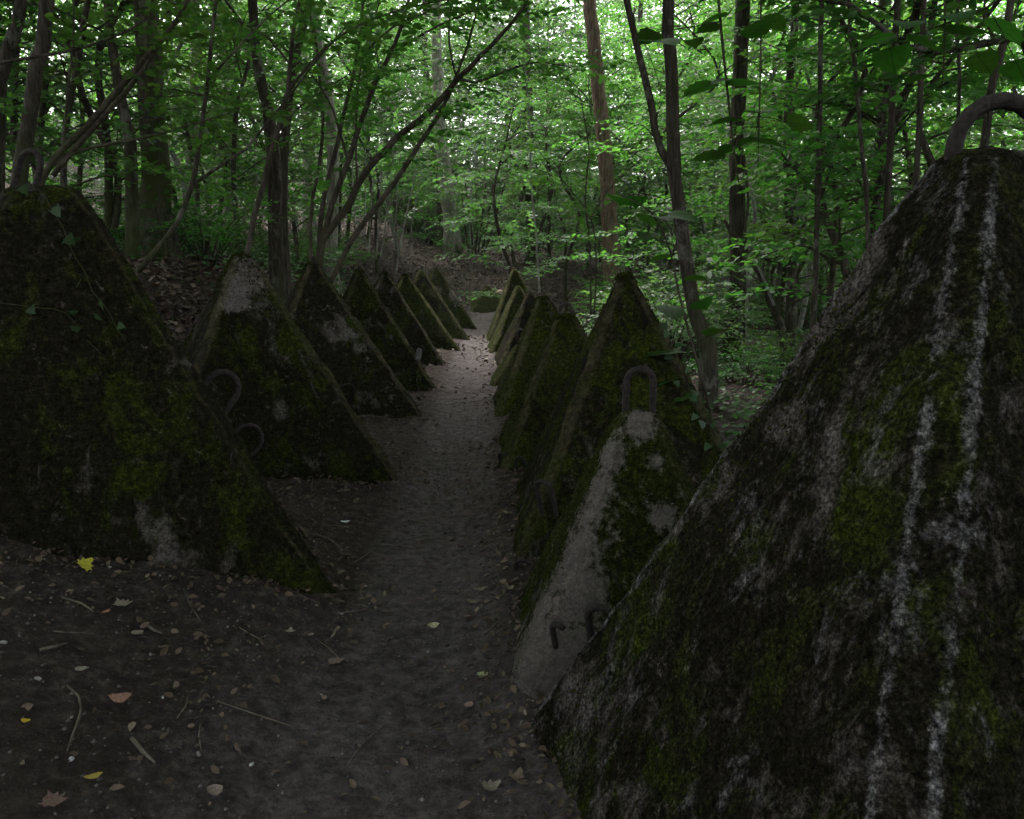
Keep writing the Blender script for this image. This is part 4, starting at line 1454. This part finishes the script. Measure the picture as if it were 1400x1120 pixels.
single('fallen_leaf', (420, 873), .03, ROUND, (.3, .25, .21), .3, 'tiny round leaf beside the crinkled light one', 0)
single('fallen_leaf', (660, 1088), .065, MAPLE, (.24, .2, .17), .7, 'brown crumpled leaf at the foot of the largest tooth', 30)
single('fallen_leaf', (704, 1083), .075, MAPLE, (.26, .2, .16), .9, 'twisted brown leaf touching the largest tooth', 80, (.4, 0))
single('fallen_leaf', (282, 1092), .05, ROUND, (.27, .2, .18), .8, 'folded rosy leaf on the soil', 50, (.4, .2))
single('fallen_leaf', (157, 832), .07, MAPLE, (.25, .2, .17), .5, 'pale leaf in the heap under the yellow leaf', 10)
single('fallen_leaf', (138, 844), .04, OVAL, (.34, .17, .12), .5, 'reddish leaf scrap in the heap under the yellow leaf', 60)
single('fallen_leaf', (180, 870), .045, ROUND, (.23, .19, .16), .3, 'round greyish leaf below the heap', 0)
single('fallen_leaf', (60, 1105), .065, MAPLE, (.16, .1, .09), .5, 'broad wine-brown leaf on the soil', 0)
single('fallen_leaf', (103, 920), .04, ROUND, (.26, .23, .2), .4, 'small beige leaf by the tuft of dead grass', 0)


def stick(pix, rad, label, mat=M_TWIG):
    W = [ground_at(*q) + Vector((0, 0, .012)) for q in pix]
    rad *= .75
    m = MB(); m.tube(W, [rad] * (len(W) - 1) + [rad * .5], 6, .04, .12, .003)
    o = m.build('stick', mat, None, W[0])
    o.location = W[0]
    tag(o, label, 'stick', 'sticks lying on the soil')


stick([(92, 942), (106, 958), (112, 972), (108, 995), (92, 1032)], .0055, 'curved grey stick lying beside the curled pinkish leaf')
stick([(55, 896), (75, 891), (92, 884)], .007, 'short pale stick near the tuft of dead leaves')
stick([(85, 822), (110, 831), (128, 842)], .006, 'pale twig pointing at the leaf heap')
stick([(198, 857), (210, 868), (222, 872)], .007, 'stubby pale stick next to the round greyish leaf')
stick([(73, 870), (90, 869), (130, 871)], .003, 'thin dark twig above the short pale stick')
stick([(180, 1015), (195, 1035), (212, 1050)], .009, 'half-buried pale root piece in the soil')
stick([(432, 735), (450, 741), (466, 753)], .006, 'bent twig on the leafy ground beside the path')
stick([(558, 713), (572, 716), (588, 717)], .008, 'short black stick lying across the path')


def stone(pix, s, col, label, name='pebble'):
    m = MB()
    m.tube([(-s, 0, 0), (-s * .6, 0, s * .1), (0, s * .1, s * .12), (s * .6, 0, s * .05), (s, 0, 0)], [s * .15, s * .55, s * .62, s * .5, s * .12], 8, s * .5, .12)
    o = m.build(name, mat_simple(name + '_surface', tuple(c * .4 for c in col), tuple(c * .7 for c in col), 30))
    p = ground_at(*pix); o.location = p + Vector((0, 0, s * .2)); o.rotation_euler = (0, 0, random.random() * 3)
    tag(o, label, 'pebble', 'pebbles on the soil')


for pix, s, col, lab in [((98, 1043), .011, (.6, .58, .6), 'white pebble near the pale root piece'),
                         ((344, 1048), .012, (.5, .48, .45), 'oblong whitish pebble alone on open soil'),
                         ((223, 957), .007, (.45, .43, .4), 'tiny white pebble past the curled pinkish leaf'),
                         ((206, 898), .009, (.32, .28, .26), 'tan pebble below the round greyish leaf'),
                         ((468, 841), .009, (.5, .45, .4), 'cream pebble by the bank tooth corner'),
                         ((272, 1034), .012, (.22, .19, .18), 'brown pebble left of the oblong whitish one'.replace('left of', 'next to')),
                         ((5, 881), .012, (.3, .28, .26), 'grey pebble at the start of the short pale stick'),
                         ((52, 930), .012, (.34, .31, .29), 'light grey pebble below the tuft of dead leaves'),
                         ((440, 951), .009, (.3, .28, .27), 'grey pebble below the large pale brown leaf')]:
    stone(pix, s, col, lab)

# broken stump with fresh pinkish wood at the path end
p0 = ground_at(682, 418)
st = obj('broken_stump', None, loc=p0)
m_ = MB(); m_.tube([(0, 0, -.1), (.0, 0, .15), (.04, 0, .34), (.05, 0, .4)], [.14, .12, .1, .03], 9, .06, .15)
m_.build('stump', mat_simple('fresh_wood', (.24, .13, .1), (.5, .34, .3), 14), st)
m_ = MB(); m_.tube([(.03, 0, .3), (.35, .05, .42), (.75, .1, .55)], [.05, .035, .015], 6, .1); m_.build('branch', M_TWIG, st)
tag(st, 'broken stump with pinkish fresh wood at the end of the path', 'stump')

# ------------------------------------------------------------------ moist air between the trees
def haze_box(x0, x1, y0, y1, z0, z1, dens):
    V = np.array([(x, y, z) for z in (z0, z1) for y in (y0, y1) for x in (x0, x1)])
    F_ = np.array([[0, 2, 3, 1], [4, 5, 7, 6], [0, 1, 5, 4], [2, 6, 7, 3], [0, 4, 6, 2], [1, 3, 7, 5]])
    s = NT('moist_air')
    v = s.n('ShaderNodeVolumePrincipled')
    v.inputs['Color'].default_value = (.86, .93, .9, 1)
    v.inputs['Density'].default_value = dens
    v.inputs['Anisotropy'].default_value = .3
    s.l(v.outputs[0], s.out.inputs['Volume'])
    o = obj('haze', mesh_np('haze', V, F_, [s.m]))
    tag(o, 'thin moist air greying the far trees', 'haze', kind='stuff')


haze_box(-700, 700, -400, 1000, -12, 60, .0005)
